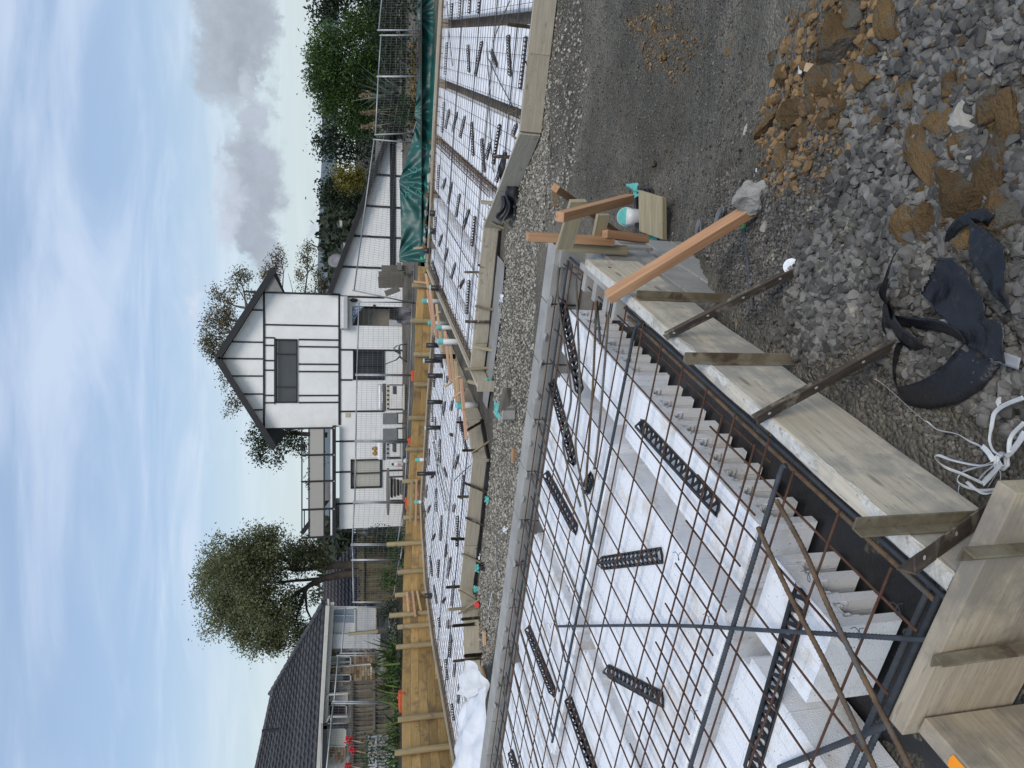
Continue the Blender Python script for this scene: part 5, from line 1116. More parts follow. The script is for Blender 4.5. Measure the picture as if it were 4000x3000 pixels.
hwall('upper_wall',1030,1326,1151,1668,[win1]); hwall('ground_wall',1326,1604,1153,2068,[win2,win3,door])
V3=lambda y,x,Y:Vector((hX(y),Y,hZ(x)))
add('gable_wall',MB().prism([V3(1151,1030,YH),V3(1668,1030,YH),V3(1404,866,YH)],(0,.18,0)),M_plas,house)
add('wing_wall',MB().prism([V3(1153,1284,YH+.002),V3(1153,1604,YH+.002),V3(472,1604,YH+.002),V3(472,1532,YH+.002)],(0,.18,0)),M_plas,house)
# hidden sides so that the house is a solid from a step aside
hbox(1030,1604,1151,1153,YH+.002,YH+7,M_plas,'side_wall'); hbox(1030,1310,1666,1668,YH+.002,YH+7,M_plas,'side_wall'); hbox(1310,1604,2066,2068,YH+.002,YH+7,M_plas,'side_wall'); hbox(1306,1312,1670,2066,YH+.05,YH+7,M_roofd,'flat_roof'); hbox(1532,1604,470,474,YH+.18,YH+7,M_plas,'side_wall')
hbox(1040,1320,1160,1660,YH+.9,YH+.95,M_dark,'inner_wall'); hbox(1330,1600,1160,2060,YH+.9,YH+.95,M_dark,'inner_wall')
roof=add('roof',MB().prism([V3(1404,846,YH-.35),V3(1060,1062,YH-.35),V3(1060,1074,YH-.35),V3(1404,862,YH-.35),V3(1748,1074,YH-.35),V3(1748,1062,YH-.35)],(0,8,0)),M_roofd,house)
for a,b,nm in (((1404,846),(1066,1066),'bargeboard'),((1404,846),(1742,1066),'bargeboard')):
    A,Bv=V3(a[0],a[1]+8,YH-.38),V3(b[0],b[1]+8,YH-.38); beam(nm,A,Bv,.04,.2,M_blk,house,bevel=0)
add('soffit_return',MB().prism([V3(1149,1036,YH-.3),V3(1149,1105,YH-.3),V3(1090,1072,YH-.3),V3(1085,1064,YH-.3)],(0,.3,0)),mat('grey_soffit',(.24,.24,.23),(.2,.2,.19),rough=.8,rnd=0),house)
add('wing_roof',MB().prism([V3(1153,1276,YH-.25),V3(440,1530,YH-.25),V3(440,1542,YH-.25),V3(1153,1290,YH-.25)],(0,7,0)),M_roofd,house); beam('bargeboard',V3(1153,1288,YH-.28),V3(445,1541,YH-.28),.04,.16,M_blk,house,bevel=0)
def vb(y,x0,x1,w=6.5,m=M_blk): hbox(x0,x1,y-w/2,y+w/2,YH-.03,YH+.0005,m,'timber_beam')
def hb_(x,y0,y1,w=8): hbox(x-w/2,x+w/2,y0,y1,YH-.034,YH+.0007,M_blk,'timber_beam')
for ty,tx in ((755,668),(1045,478),(1195,385),(1350,463),(1512,563),(1655,648)): vb(t2y(ty),t2x(tx),t2x(778),5.5)
vb(1662,990,1030,5)
hb_(t2x(785),1148,1668,8); hb_(t2x(1483),1151,1660,9); vb(1150,t2x(590),1328,7)
vb(t2y(885),t2x(795),t2x(1478),6)
for ty in (1003,1072,1210,1297,1525,1592): vb(t2y(ty),t2x(795),t2x(880),5.5)
for ty in (1015,1080,1240,1308,1528,1592): vb(t2y(ty),t2x(1105),t2x(1478),6)
hb_(t2x(883),t2y(1000),t2y(1605),4)
for y,x0,x1 in ((t3y(867),t3x(545),t3x(1155)),(t3y(1147),t3x(545),t3x(655)),(t3y(1440),t3x(545),t3x(950)),(t4y(295),t3x(500),t3x(1180)),(t4y(580),t3x(500),t3x(635)),(t4y(580),t3x(930),t3x(1132)),(t4y(875),t3x(500),t3x(1150)),(t4y(1133),t3x(495),t3x(1050)),(1157,1326,1500)): vb(y,x0,x1,6.5)
hb_(1534,472,1050,22)
for y in (670,796,917,1040): 
    f=(1153-y)/(1153-445); vb(y,1290+f*252,1604,8)
def window(h,frame_w,mull,label=None,curtain=None,rec=.10):
    xa,xb,ya,yb=h; w=add('window_glass',MB().quad(V3(ya,xa,YH+rec),V3(yb,xa,YH+rec),V3(yb,xb,YH+rec),V3(ya,xb,YH+rec)),M_glass if not curtain else M_curt,house)
    win=thing_part('window',house)
    for a in ((xa,xa+frame_w,ya,yb),(xb-frame_w,xb,ya,yb),(xa,xb,ya,ya+frame_w),(xa,xb,yb-frame_w,yb)): hbox(*a,YH-.05,YH+rec+.001,M_blk,'frame',win)
    for m_ in mull: hbox(xa,xb,m_-2.2,m_+2.2,YH-.02,YH+rec+.002,M_blk,'mullion',win)
    return win
def thing_part(name,parent):
    o=bpy.data.objects.new(name,None); COL.objects.link(o); o.empty_display_size=.1; o.parent=parent; o.matrix_parent_inverse=Matrix.Translation(-Vector(parent.location)); o['_emp']=1; return o
w1=window(win1,5,(t2y(1150),t2y(1450))); w2=window(win2,5,(t3y(1015),)); w3=window(win3,6,(t4y(598),),curtain=True)
for k in range(2): hbox(t3x(900),t3x(940),t3y(885+k*150),t3y(1000+k*120),YH+.12,YH+.3,M_curt,'sill_box',w2)
hbox(t2x(905),t2x(915),t2y(1020),t2y(1590),YH+.05,YH+.09,M_curt,'blind_rail',w1)
# open doorway with a tan room wall, curtain and white frame
hbox(t3x(655),t3x(1155),t3y(462),t3y(630),YH+.6,YH+.62,mat('room_wall',(.30,.275,.22),(.26,.235,.19),rough=.9,rnd=0),'room_wall')
hbox(t3x(655),t3x(1110),t3y(420),t3y(455),YH-.02,YH+.03,M_plas,'door_frame'); hbox(t3x(1000),t3x(1130),t3y(575),t3y(632),YH+.2,YH+.25,M_sil,'white_bin'); hbox(t3x(1010),t3x(1150),t3y(475),t3y(560),YH+.4,YH+.5,M_dark,'dark_cabinet')
M_cb=mat('blue_curtain',(.05,.16,.38),(.60,.62,.66),scale=26,rough=.8,rnd=0,lo=.46,hi=.54,stretch=(1.2,1,.35))
add('door_curtain',MB().sheet(lambda u,v:V3(t3y(450+185*u*(1-.55*v)),t3x(660+110*v*(1-.6*u)),YH-.02+.05*math.sin(u*22)),24,8),M_cb,house,smooth=True)
hbox(t3x(545),t3x(560),t3y(375),t3y(680),YH-.28,YH-.0,M_sil,'awning_box',bevel=.02); hbox(t3x(560),t3x(612),t3y(378),t3y(678),YH-.34,YH-.02,M_sil,'awning_cassette',bevel=.03)
lp=thing_part('wall_lamp',house); c=V3(t3y(407),t3x(668),YH-.12); add('lantern',MB().lathe(c,[(.02,-.14),(.06,-.08),(.075,.06),(.03,.12),(.01,.16)],8),M_blk,lp); add('bracket',MB().bar(c,c+Vector((0,.12,.02)),.02,.02),M_blk,lp)
add('door_plaque',MB().lathe(V3(t3y(452),t3x(858),YH-.03),[(.05,0),(.05,.02),(.03,.02)],14,(0,-1,0)),M_blk,house); hbox(t3x(590),t3x(637),t3y(1455),t3y(1495),YH-.02,YH,mat('beige_vent',(.50,.44,.32),(.44,.39,.28),rough=.8,rnd=0),'wall_vent')
hbox(1540,1610,474,520,YH-.02,YH+.02,M_glass,'wing_window')
d0=V3(985,1318,YH+2.0); add('satellite_dish',MB().lathe(d0,[(.0,.0),(.16,.025),(.29,.09),(.30,.10),(.16,.04),(.0,.015)],20,(.3,-.8,.3)),mat('dish_grey',(.20,.20,.21),(.17,.17,.18),rough=.6,rnd=0),house,smooth=True)
# balustrade of the roof terrace
deck=thing('terrace_balustrade',V3(1870,1310,YH-.2),'black steel terrace railing with beige screens over the low wing','railing')
DT=(165,410,650,905,1160)
for ty in DT: hbox(t3x(190) if ty!=165 else t3x(0),t3x(490),t4y(ty)-3.4,t4y(ty)+3.4,YH-.28,YH-.22,M_blk,'post',deck)
for tx,w in ((190,5),(255,6),(394,6)): hbox(t3x(tx)-w/2,t3x(tx)+w/2,t4y(160),t4y(1165),YH-.27,YH-.23,M_blk,'rail',deck)
hbox(t3x(470),t3x(502),t4y(145),t4y(1165),YH-.3,YH-.02,M_blk,'edge_beam',deck); hbox(t3x(452),t3x(468),t4y(160),t4y(1155),YH-.2,YH-.05,M_plas,'deck_edge',deck)
for a,b in zip(DT[:-1],DT[1:]): hbox(t3x(264),t3x(388),t4y(a+9),t4y(b-9),YH-.255,YH-.245,M_panelc,'screen',deck)
for ty in (165,410,650,905): add('bolt_head',MB().lathe(V3(t4y(ty+3),t3x(485),YH-.3),[(.022,0),(.022,.012)],8,(0,-1,0)),M_sil,deck)
for k in range(6): hbox(t3x(205+k*48)-1.8,t3x(205+k*48)+1.8,t4y(950+k*2)+0,t4y(1155),YH+.6,YH+.9,M_blk,'stair_tread',deck)
beam('stair_string',V3(t4y(1165),t3x(180),YH+.6),V3(t4y(800),t3x(470),YH+.6),.04,.16,M_blk,deck,bevel=0)
hbox(t3x(400),t3x(450),t4y(680),t4y(860),YH+.5,YH+.6,mat('grey_board',(.33,.33,.34),(.29,.29,.3),rough=.8,rnd=0),'stair_screen',deck)
# ---------------------------------------------------------------- things on the patio
YP=24.6
def pX(y): return ony(1450,y,YP).x
def pZ(x): return ony(x,1500,YP).z
def pbox(x0,x1,y0,y1,m,name,parent,Y0=YP-.25,Y1=YP+.25,bevel=.01):
    X0,X1=sorted((pX(y0),pX(y1))); Z0,Z1=sorted((pZ(x0),pZ(x1))); return add(name,MB().box(((X0+X1)/2,(Y0+Y1)/2,(Z0+Z1)/2),(X1-X0,Y1-Y0,Z1-Z0)),m,parent,bevel=bevel)
M_conc=mat('patio_concrete',(.21,.205,.19),(.17,.165,.155),scale=2,rough=.9,bump=.2,bscale=30,rnd=0)
add('patio',MB().box(((pX(1050)+pX(2080))/2,24.9,HB-.1),(abs(pX(1050)-pX(2080)),2.2,.2)),M_conc,kind='structure')
M_cream=mat('cream_enamel',(.60,.56,.46),(.54,.50,.41),rough=.5,rnd=.04)
def barbecue(x0,y0,y1,lab,body,hoodm,xb,ytrol):
    b=thing('barbecue',(pX((y0+y1)/2),YP,pZ(xb)),lab,'barbecue'); h=.42194
    pbox(x0,x0+22,y0,y1,hoodm,'hood',b,YP-.2,YP+.25,.06); pbox(x0+22,x0+29,y0-2,y1+2,M_steel,'grill_plate',b); pbox(x0+30,x0+44,y0,y1,body,'control_panel',b)
    n=6 if y1-y0>80 else 4
    for k in range(n): add('knob',MB().lathe((pX(y0+(k+.5)*(y1-y0)/n),YP-.25,pZ(x0+37)),[(.035,0),(.035,.03),(.02,.035)],10,(0,-1,0)),M_blk,b)
    for y in (y0+4,y1-4):
        for dY in (-.2,.2): add('leg',MB().box((pX(y),YP+dY,(pZ(x0+44)+pZ(xb))/2),(.04,.04,pZ(x0+44)-pZ(xb))),M_steel,b)
    pbox(xb-26,xb-22,y0+2,y1-2,body,'lower_shelf',b); add('handle',MB().tube([(pX(y0+(y1-y0)*.3),YP-.26,pZ(x0+16)),(pX(y0+(y1-y0)*.7),YP-.26,pZ(x0+16))],.015,8),M_sil,b)
    pbox(x0+60,x0+72,y0+8,y0+40,M_steel,'grease_tray',b,YP-.2,YP+.2); return b
barbecue(t3x(890),t3y(1185),t3y(1432),'cream six-burner barbecue on legs against the white wall',M_cream,M_sil,1600,0)
barbecue(t3x(888),t4y(300),t4y(462),'smaller white barbecue with brown jars on its lid',M_sil,M_plas,1592,0)
M_jar=mat('amber_jar',(.36,.19,.045),(.3,.15,.035),rough=.35,rnd=.1)
for k,(tx,ty) in enumerate(((868,362),(872,405))): 
    c=Vector((pX(t4y(ty)),YP,pZ(t3x(886)))); j=thing('jar',c,['amber jar with a narrow neck on the white barbecue','squat amber jar on the white barbecue'][k],'jar'); add('jar_body',MB().lathe(c,[(.05,0),(.085,.05),(.08,.1),(.04,.14)],12),M_jar,j,smooth=True); add('jar_lid',MB().lathe(c,[(.045,.14),(.045,.18-.02*k)],12),M_jar,j)
# grey folding chairs leaning backs up, metal chair, table, gas bottle
for k,(ya,yb) in enumerate(((30,135),(172,285))):
    ch=thing('patio_chair',(pX(t4y((ya+yb)/2)),YP,pZ(t3x(1180))),['grey sling chair between the two barbecues','grey sling chair beside the white barbecue'][k],'chair'); 
    pbox(t3x(930),t3x(1060),t4y(ya),t4y(yb),mat('sling_grey',(.20,.205,.21),(.17,.175,.18),rough=.8,rnd=.05),'backrest',ch,YP-.32,YP-.29); pbox(t3x(1062),t3x(1072),t4y(ya),t4y(yb),M_steel,'seat',ch,YP-.32,YP+.1)
    for y in (ya+4,yb-4):
        for dY in (-.3,.08): add('leg',MB().bar((pX(t4y(y)),YP+dY,pZ(t3x(1066))),(pX(t4y(y)),YP+dY*1.2,pZ(t3x(1180))),.03,.03,(0,1,0)),M_steel,ch)
ch=thing('patio_chair',(pX(t3y(900)),YP-.2,pZ(t3x(1180))),'bare tubular metal chair frame under the dark window','chair')
def pt3(x,y,dY=0): return Vector((pX(t3y(y)),YP+dY,pZ(t3x(x))))
for dY in (-.25,.1):
    add('leg',MB().tube([pt3(1080,905,dY),pt3(1090,820,dY),pt3(1185,812,dY-.05)],.017,7),M_steel,ch,smooth=True); add('leg',MB().tube([pt3(1090,930,dY),pt3(1165,985,dY-.05)],.017,7),M_steel,ch,smooth=True); add('back_post',MB().tube([pt3(1095,925,dY),pt3(1060,960,dY),pt3(960,1000,dY)],.017,7),M_steel,ch,smooth=True); add('arm',MB().tube([pt3(1100,900,dY),pt3(1050,880,dY),pt3(1040,850,dY),pt3(1070,825,dY)],.015,7),M_steel,ch,smooth=True)
add('seat',MB().prism([pt3(1085,825,-.25),pt3(1092,930,-.25),pt3(1096,930,-.25),pt3(1090,825,-.25)],(0,.35,0)),M_steel,ch)
tb=thing('patio_table',(pX(t4y(770)),YP,pZ(t3x(1160))),'grey oval outdoor table in front of the pale-blind window','table')
X0,X1=pX(t4y(545)),pX(t4y(985)); c=Vector(((X0+X1)/2,YP,pZ(t3x(985)))); me=MB().lathe((0,0,0),[(.9,-.03),(1.0,-.02),(1.0,.02),(.97,.03)],28); o=add('table_top',me,mat('weathered_table',(.17,.165,.15),(.13,.125,.115),rough=.8,rnd=0),tb); o.matrix_basis=Matrix.Translation(c)@Matrix.Diagonal((abs(X1-X0)/2,.42,1,1))
for ty in (620,640,840,880): add('leg',MB().bar((pX(t4y(ty)),YP+(.25 if ty in (640,880) else -.25),pZ(t3x(1000))),(pX(t4y(ty)),YP+(.25 if ty in (640,880) else -.25),pZ(t3x(1155))),.05,.05,(0,1,0)),M_steel,tb)
for k in range(4): pbox(t3x(1010+k*30),t3x(1030+k*30),t4y(640+k*10),t4y(820-k*8),[M_steel,M_old,M_dark,M_conc][k],'stored_box',tb,YP-.1,YP+.2)
gb=thing('gas_bottle',(pX(t4y(500)),YP,pZ(t3x(1130))),'white gas bottle beside the round table','gas bottle'); c=Vector((pX(t4y(503)),YP-.3,pZ(t3x(1122)))); r=abs(pX(t4y(478))-pX(t4y(528)))/2
add('cylinder',MB().lathe(c,[(r*.8,0),(r,.06),(r,.24),(r*.75,.31),(r*.3,.34)],16),M_pvc,gb,smooth=True); add('valve_collar',MB().lathe(c,[(r*.5,.34),(r*.5,.4),(r*.42,.4)],12),M_steel,gb); add('label_square',MB().box((c.x,c.y-r-.002,c.z+.16),(.09,.004,.10)),mat('red_sticker',(.5,.12,.10),(.6,.5,.48),rough=.6,rnd=0,scale=20),gb)
add('white_ball',MB().lathe((pX(t4y(468)),YP-.5,pZ(t3x(1135))),[(.01,-.09),(.06,-.07),(.09,0),(.06,.07),(.01,.09)],14),M_pvc,label='white ball lying next to the gas bottle',cat='ball',smooth=True)
# broken palings stacked by the corner
st=thing('paling_stack',(pX(t3y(220)),YP-1,pZ(t3x(1250))),'stack of grey weathered palings and planks leaning by the house corner','timber stack')
M_grey=wood('silver_grey_timber',(.15,.135,.11),(.11,.10,.085),None,rnd=.25)
def sp3(x,y,Y): return ony(*T3(x,y),Y)
for i,(a,b,w) in enumerate((((925,130),(1290,140),.35),((900,200),(1130,195),.45),((895,245),(1125,240),.4),((1130,190),(1250,190),.2),((1150,185),(1150,410),.16),((1185,200),(1190,410),.16),((1220,190),(1225,400),.16),((1010,110),(1300,120),.2),((1090,60),(1090,130),.16),((1180,60),(1200,140),.16),((960,350),(1090,300),.2))):
    beam('paling',sp3(*a,23.2-.1*i),sp3(*b,23.2-.1*i),w*.9,.03,M_grey,st,up=(0,-1,.1),bevel=0)
crumple('grey_bag',sp3(1195,560,23.0),(.5,0,0),(0,.1,.9),.25,mat('grey_bag',(.16,.155,.17),(.12,.115,.13),rough=.7,rnd=0),7,'grey plastic bag slumped at the doorway','bag')
# ---------------------------------------------------------------- brick house with a dark tiled roof
YL=23.6
def L5(x,y,Y=YL): return ony(*T5(x,y),Y)
M_brick=[mat('brick_%s'%n,c,tuple(v*.75 for v in c),scale=9,rough=.9,rnd=.25) for n,c in (('tan',(.30,.20,.115)),('brown',(.20,.115,.065)),('cream',(.36,.27,.165)))]
M_rt=mat('dark_roof_tile',(.040,.040,.045),(.055,.053,.055),scale=3,rough=.55,c3=(.13,.125,.12),s3=16,th3=(.66,.75),rnd=.2)
M_trim=mat('cream_trim',(.52,.51,.47),(.47,.46,.42),rough=.6,rnd=.05)
bh=thing('brick_house',L5(1100,1200),'brown brick bungalow with a dark tiled hip roof and cream gutter','house')
add('wall_core',MB().prism([L5(690,690,YL+.06),L5(670,1720,YL+.06),L5(1130,1720,YL+.06),L5(1130,690,YL+.06)],(0,.3,0)),M_mortar,bh)
add('end_wall',MB().prism([L5(690,690,YL+.06),L5(700,370,YL+1.2),L5(1130,370,YL+1.2),L5(1130,690,YL+.06)],(0,.3,0)),M_plas,bh)
bmesh_=[]
for m in M_brick:
    me=MB().box((0,0,0),(.225,.10,.072)).mesh('brick'); me.materials.append(m); bmesh_.append(me)
def bricks(y0,y1,x0,x1):
    k=0; A=L5(x0,y0); B_=L5(x0,y1); C=L5(x1,y0); ux=(B_-A).normalized(); W_=(B_-A).length; Hh=A.z-C.z; r=0
    while r*.084<Hh:
        o=-.115 if r%2 else 0
        while o<W_:
            if o+.05>0: add('brick',random.choice(bmesh_),None,bh,mw=Matrix.Translation(A+ux*(o+.11)+Vector((0,random.uniform(-.004,.004),-r*.084-.04)))@Matrix.Rotation(math.atan2(ux.z,ux.x)*-1,4,'Y'))
            o+=.236
        r+=1
bricks(1000,770,700,1050); bricks(1625,1500,700,830)
# windows
def wquad(x0,x1,y0,y1,m,name,parent,Y,th=.04): 
    return add(name,MB().prism([L5(x0,y0,Y),L5(x0,y1,Y),L5(x1,y1,Y),L5(x1,y0,Y)],(0,th,0)),m,parent)
for i,(x0,x1,y0,y1,mu) in enumerate(((690,875,755,842,(800,)),(690,875,900,962,()),(690,840,1150,1240,()),(700,848,1050,1130,(1090,)),(670,835,1340,1490,()))):
    w=thing_part('window',bh); wquad(x0,x1,y0,y1,M_glass if i in (0,1) else (M_curt if i!=2 else mat('plum_curtain',(.06,.03,.035),(.045,.022,.027),rough=.9,rnd=0)),'pane',w,YL-.08)
    for a in ((x0,x1,y0,y0+8),(x0,x1,y1-8,y1),(x0,x0+10,y0,y1),(x1-10,x1,y0,y1)): wquad(*a,M_trim,'frame',w,YL-.12,.05)
    for m_ in mu: wquad(x0,x1,m_-3,m_+3,M_trim,'mullion',w,YL-.115,.04)
# porch brackets in cream
for a,b in (((1055,690),(1070,845)),((1130,850),(1140,850)),((1240,690),(1255,845)),((1300,690),(1310,840))):
    pass
for (xa,ya),(xb,yb) in (((690,1062),(850,1050)),((670,1105),(690,1062)),((690,1240),(845,1238)),((665,1300),(690,1248)),((655,1305),(840,1295)),((710,1235),(715,1300))): beam('porch_timber',L5(xa,ya,YL-.5),L5(xb,yb,YL-.5),.05,.09,M_trim,bh,up=(0,1,0),bevel=0)
# roof: tile courses up the slope
E0,E1=L5(668,325,YL-.55),L5(590,1720,YL-.55); R0,R1=L5(258,1020,YL+4.2),L5(110,1720,YL+4.2)
rf=thing_part('roof',bh); NC=17
for i in range(NC):
    f0,f1=i/NC,(i+1)/NC
    a,b=E0.lerp(R0,f0),E1.lerp(R1,f0); c,d=E0.lerp(R0,f1+.012),E1.lerp(R1,f1+.012); n=int((b-a).length/.1); sl=Vector((0,-.45,1)).normalized()
    mb=MB(); 
    for k in range(n+1):
        f=k/n; w=.022*math.cos(k*2.1); mb.v.append(tuple(a.lerp(b,f)+sl*(.065+w))); mb.v.append(tuple(c.lerp(d,f)+sl*(.01+w*.6))); mb.v.append(tuple(a.lerp(b,f)+sl*(.0+w*.5)))
    for k in range(n):
        q=k*3; mb.f.append((q,q+3,q+4,q+1)); mb.f.append((q,q+2,q+5,q+3))
    add('tile_course',mb,M_rt,rf)
dn=Vector((0,.1,-.14)); add('roof_slope',MB().sheet(lambda u,v:E0.lerp(E1,u).lerp(R0.lerp(R1,u),v)+dn,12,12),M_rt,rf); H0=E0+Vector((-5.0,8.0,0)); add('roof_slope',MB().quad(E0,R0,R0+Vector((0,.1,0)),H0),M_rt,rf)
for i in range(15):
    f=i/14; p=E0.lerp(R0,f); add('hip_tile',MB().tube([p+Vector((0,0,.07)),E0.lerp(R0,f+.06)+Vector((0,0,.1))],.075,8),M_rt,rf)
for i in range(14):
    f=i/13; p=R0.lerp(R1,f); add('ridge_tile',MB().tube([p+Vector((0,0,.05)),R0.lerp(R1,f+.07)+Vector((0,0,.06))],.085,8),M_rt,rf)
for (x,y) in ((550,865),(215,1352)): 
    p=L5(x,y,YL+1.6); add('roof_vent',MB().bar(p+Vector((-.02,0,-.3)),p+Vector((0,0,.25)),.08,.08,(0,1,0)),M_blk,rf)
beam('gutter',E0+Vector((-.05,-.06,-.06)),E1+Vector((0,-.06,-.06)),.11,.12,M_trim,bh,bevel=.01); beam('fascia',E0+Vector((0,.08,-.16)),E1+Vector((0,.08,-.16)),.03,.2,M_trim,bh,bevel=0)
def pipe(pts,r,m,name,parent): add(name,MB().tube(pts,r,9),m,parent,smooth=True)
pipe([L5(670,850,YL-.5),L5(700,842,YL-.1),L5(1030,815,YL-.1),L5(1040,850,YL-.15),L5(1040,900,YL-.2)],.035,M_trim,'downpipe',bh); pipe([L5(640,1030,YL-.6),L5(660,1040,YL-.6),L5(670,1065,YL-.5),L5(660,1290,YL-.45)],.03,M_trim,'downpipe',bh); pipe([L5(690,290,YL-.55),L5(705,480,YL-.3)],.035,M_trim,'downpipe',bh)
# lean-to in white boards beside it
lt=thing('weatherboard_lean_to',L5(1110,520),'white weatherboard lean-to with a pale blue window at the end of the brick house','shed')
M_wb=mat('white_weatherboard',(.52,.525,.53),(.47,.475,.48),scale=8,rough=.7,rnd=.08); M_blueg=mat('blue_obscure_glass',(.22,.28,.34),(.19,.24,.30),rough=.25,rnd=0)
def boards(x0,x1,y0,y1,Y,n):
    for k in range(n):
        xa=x0+(x1-x0)*k/n; xb=x0+(x1-x0)*(k+1)/n; a,b=L5((xa+xb)/2,y0,Y),L5((xa+xb)/2,y1,Y); h=abs(L5(xa,y0,Y).z-L5(xb,y0,Y).z); beam('weatherboard',a+Vector((0,0,0)),b,.02,h*.97,M_wb,lt,up=(0,-.12,1),bevel=0)
boards(715,1110,690,575,YL-.3,11); boards(905,1075,545,365,YL-.25,9)
wquad(720,900,475,375,M_blueg,'pane',lt,YL-.2); wquad(720,905,570,480,M_wb,'panel',lt,YL-.22); 
for a in ((900,910,570,365),(720,1075,370,362),(1072,1080,545,365),(720,900,428,423)): wquad(*a,M_trim if a[0]!=1072 else M_old,'trim',lt,YL-.3,.06)
wquad(1080,1240,690,365,M_conc,'base_wall',lt,YL+.05); beam('corner_post',L5(850,575,YL-.9),L5(1090,550,YL-.9),.09,.09,M_old,lt,bevel=0)
# pergola post and beam
pg=thing('black_pergola',L5(1170,1310,YL-1.2),'black pergola post and beam before the brick house','pergola'); beam('post',L5(650,1325,YL-1.2),L5(1180,1305,YL-1.2),.10,.10,M_blk,pg,bevel=0); beam('beam',L5(655,1300,YL-1.2),L5(655,1720,YL-1.2),.10,.17,M_blk,pg,up=(0,0,1),bevel=0); beam('light_strip',L5(640,1275,YL-1.25),L5(634,1720,YL-1.25),.04,.02,M_wb,pg,bevel=0)
# paling fences
def palings(name,x0,x1,y0,y1,Y0,Y1,lab,m,wpx,rails,jag=8):
    f=thing(name,ony(x1,(y0+y1)/2,(Y0+Y1)/2),lab,'fence'); n=int(abs(y1-y0)/wpx)
    for k in range(n):
        y=y0+(y1-y0)*(k+.5)/n; Y=Y0+(Y1-Y0)*(k+.5)/n; a=ony(x0+random.uniform(-jag,jag),y,Y); b=ony(x1,y,Y); w=abs(ony(x0,y0,Y).x-ony(x0,y1,Y).x)/n
        beam('paling',Vector((a.x,Y+random.uniform(-.008,.008),a.z)),Vector((a.x,Y,b.z)),w*.95,.02,m,f,up=(0,-1,0),bevel=0)
    for x in rails: beam('rail',ony(x,y0,Y0-.04),ony(x,y1,Y1-.04),.05,.09,m,f,up=(0,-1,0),bevel=0)
    return f
M_pal=wood('old_grey_paling',(.15,.125,.09),(.10,.083,.062),(.055,.05,.042),(.52,.66),3,.9,.3); M_palg=wood('mossy_paling',(.13,.105,.055),(.085,.07,.04),(.05,.04,.028),(.5,.65),3,.9,.3)
palings('paling_fence',1366,1560,2662,3060,22.2,20.2,'old grey paling fence with two rails in front of the brick house',M_pal,18,(1376,1462))
palings('paling_fence',1400,1550,2095,2362,23.4,23.0,'dark mossy paling fence beneath the tree',M_palg,9,(1420,))
tr=thing('white_trellis',L5(1200,1560,19.6),'white slatted trellis panel leaning among plants before the paling fence','trellis')
for k in range(13):
    f=k/12; a=L5(1010+5*(k%2),1410+25*k,19.6); b=L5(1230,1400+25*k-12,19.6); beam('slat',a,b,.05,.02,M_wb,tr,up=(0,-1,0),bevel=0)
beam('rail',L5(1075,1400,19.55),L5(1075,1720,19.55),.05,.03,M_wb,tr,up=(0,-1,0),bevel=0); beam('rail',L5(1120,1420,19.52),L5(1195,1500,19.52),.05,.03,M_wb,tr,up=(0,-1,0),bevel=0)
# farther dark tiled roof
fr=thing('distant_bungalow',ony(1480,2230,31),'low bungalow with a dark tiled roof behind the mossy paling fence','house')
def FR(x,y,Y): return ony(x,y,Y)
P=[(FR(1440,2070,29),FR(1440,2392,29)),(FR(1262,2250,33.5),FR(1258,2392,33.5))]
add('wall',MB().prism([FR(1440,2075,29.3),FR(1440,2390,29.3),FR(1560,2390,29.3),FR(1560,2075,29.3)],(0,4,0)),M_conc,fr)
for i in range(13):
    f0,f1=i/13,(i+1.1)/13; a,b=P[0][0].lerp(FR(1345,2090,31.5) if False else P[1][0],f0),P[0][1].lerp(P[1][1],f0); c,d=P[0][0].lerp(P[1][0],f1),P[0][1].lerp(P[1][1],f1); n=26; mb=MB()
    for k in range(n+1):
        w=.03*math.cos(k*2.4); mb.v.append(tuple(a.lerp(b,k/n)+Vector((0,-.02,.08+w)))); mb.v.append(tuple(c.lerp(d,k/n)+Vector((0,0,w*.5)))); mb.v.append(tuple(a.lerp(b,k/n)+Vector((0,0,-.02))))
    for k in range(n): q=k*3; mb.f.append((q,q+3,q+4,q+1)); mb.f.append((q,q+2,q+5,q+3))
    add('tile_course',mb,mat('grey_roof_tile',(.075,.068,.07),(.10,.09,.09),scale=3,rough=.7,rnd=.2),fr)
# ---------------------------------------------------------------- trees, shrubs and hills
def leaf_mat(name,c1,c2,var=.5,tr=.25):
    m=bpy.data.materials.new(name); m.use_nodes=True; t=NT(m.node_tree); b=m.node_tree.nodes['Principled BSDF']; out=m.node_tree.nodes['Material Output']
    a=t.new('ShaderNodeAttribute',attribute_name='tint'); col=t.mix(a.outputs['Fac'],c1,c2)
    pos=t.new('ShaderNodeNewGeometry').outputs['Position']; col=t.mix(t.math('MULTIPLY',t.ramp(t.noise(pos,.9,3,.5),.3,.7),.35),col,tuple(x*.55 for x in c1))
    t.link(col,b.inputs['Base Color']); b.inputs['Roughness'].default_value=.6; b.inputs['Specular IOR Level'].default_value=.3
    tl=t.new('ShaderNodeBsdfTranslucent'); t.link(col,tl.inputs[0]); mx=t.new('ShaderNodeMixShader'); mx.inputs[0].default_value=tr
    t.link(b.outputs[0],mx.inputs[1]); t.link(tl.outputs[0],mx.inputs[2]); t.link(mx.outputs[0],out.inputs[0]); return m
L_bush=leaf_mat('bush_leaves',(.024,.05,.011),(.085,.15,.032)); L_dark=leaf_mat('dark_leaves',(.014,.026,.012),(.042,.06,.026)); L_olive=leaf_mat('olive_leaves',(.085,.098,.045),(.225,.235,.115),tr=.3)
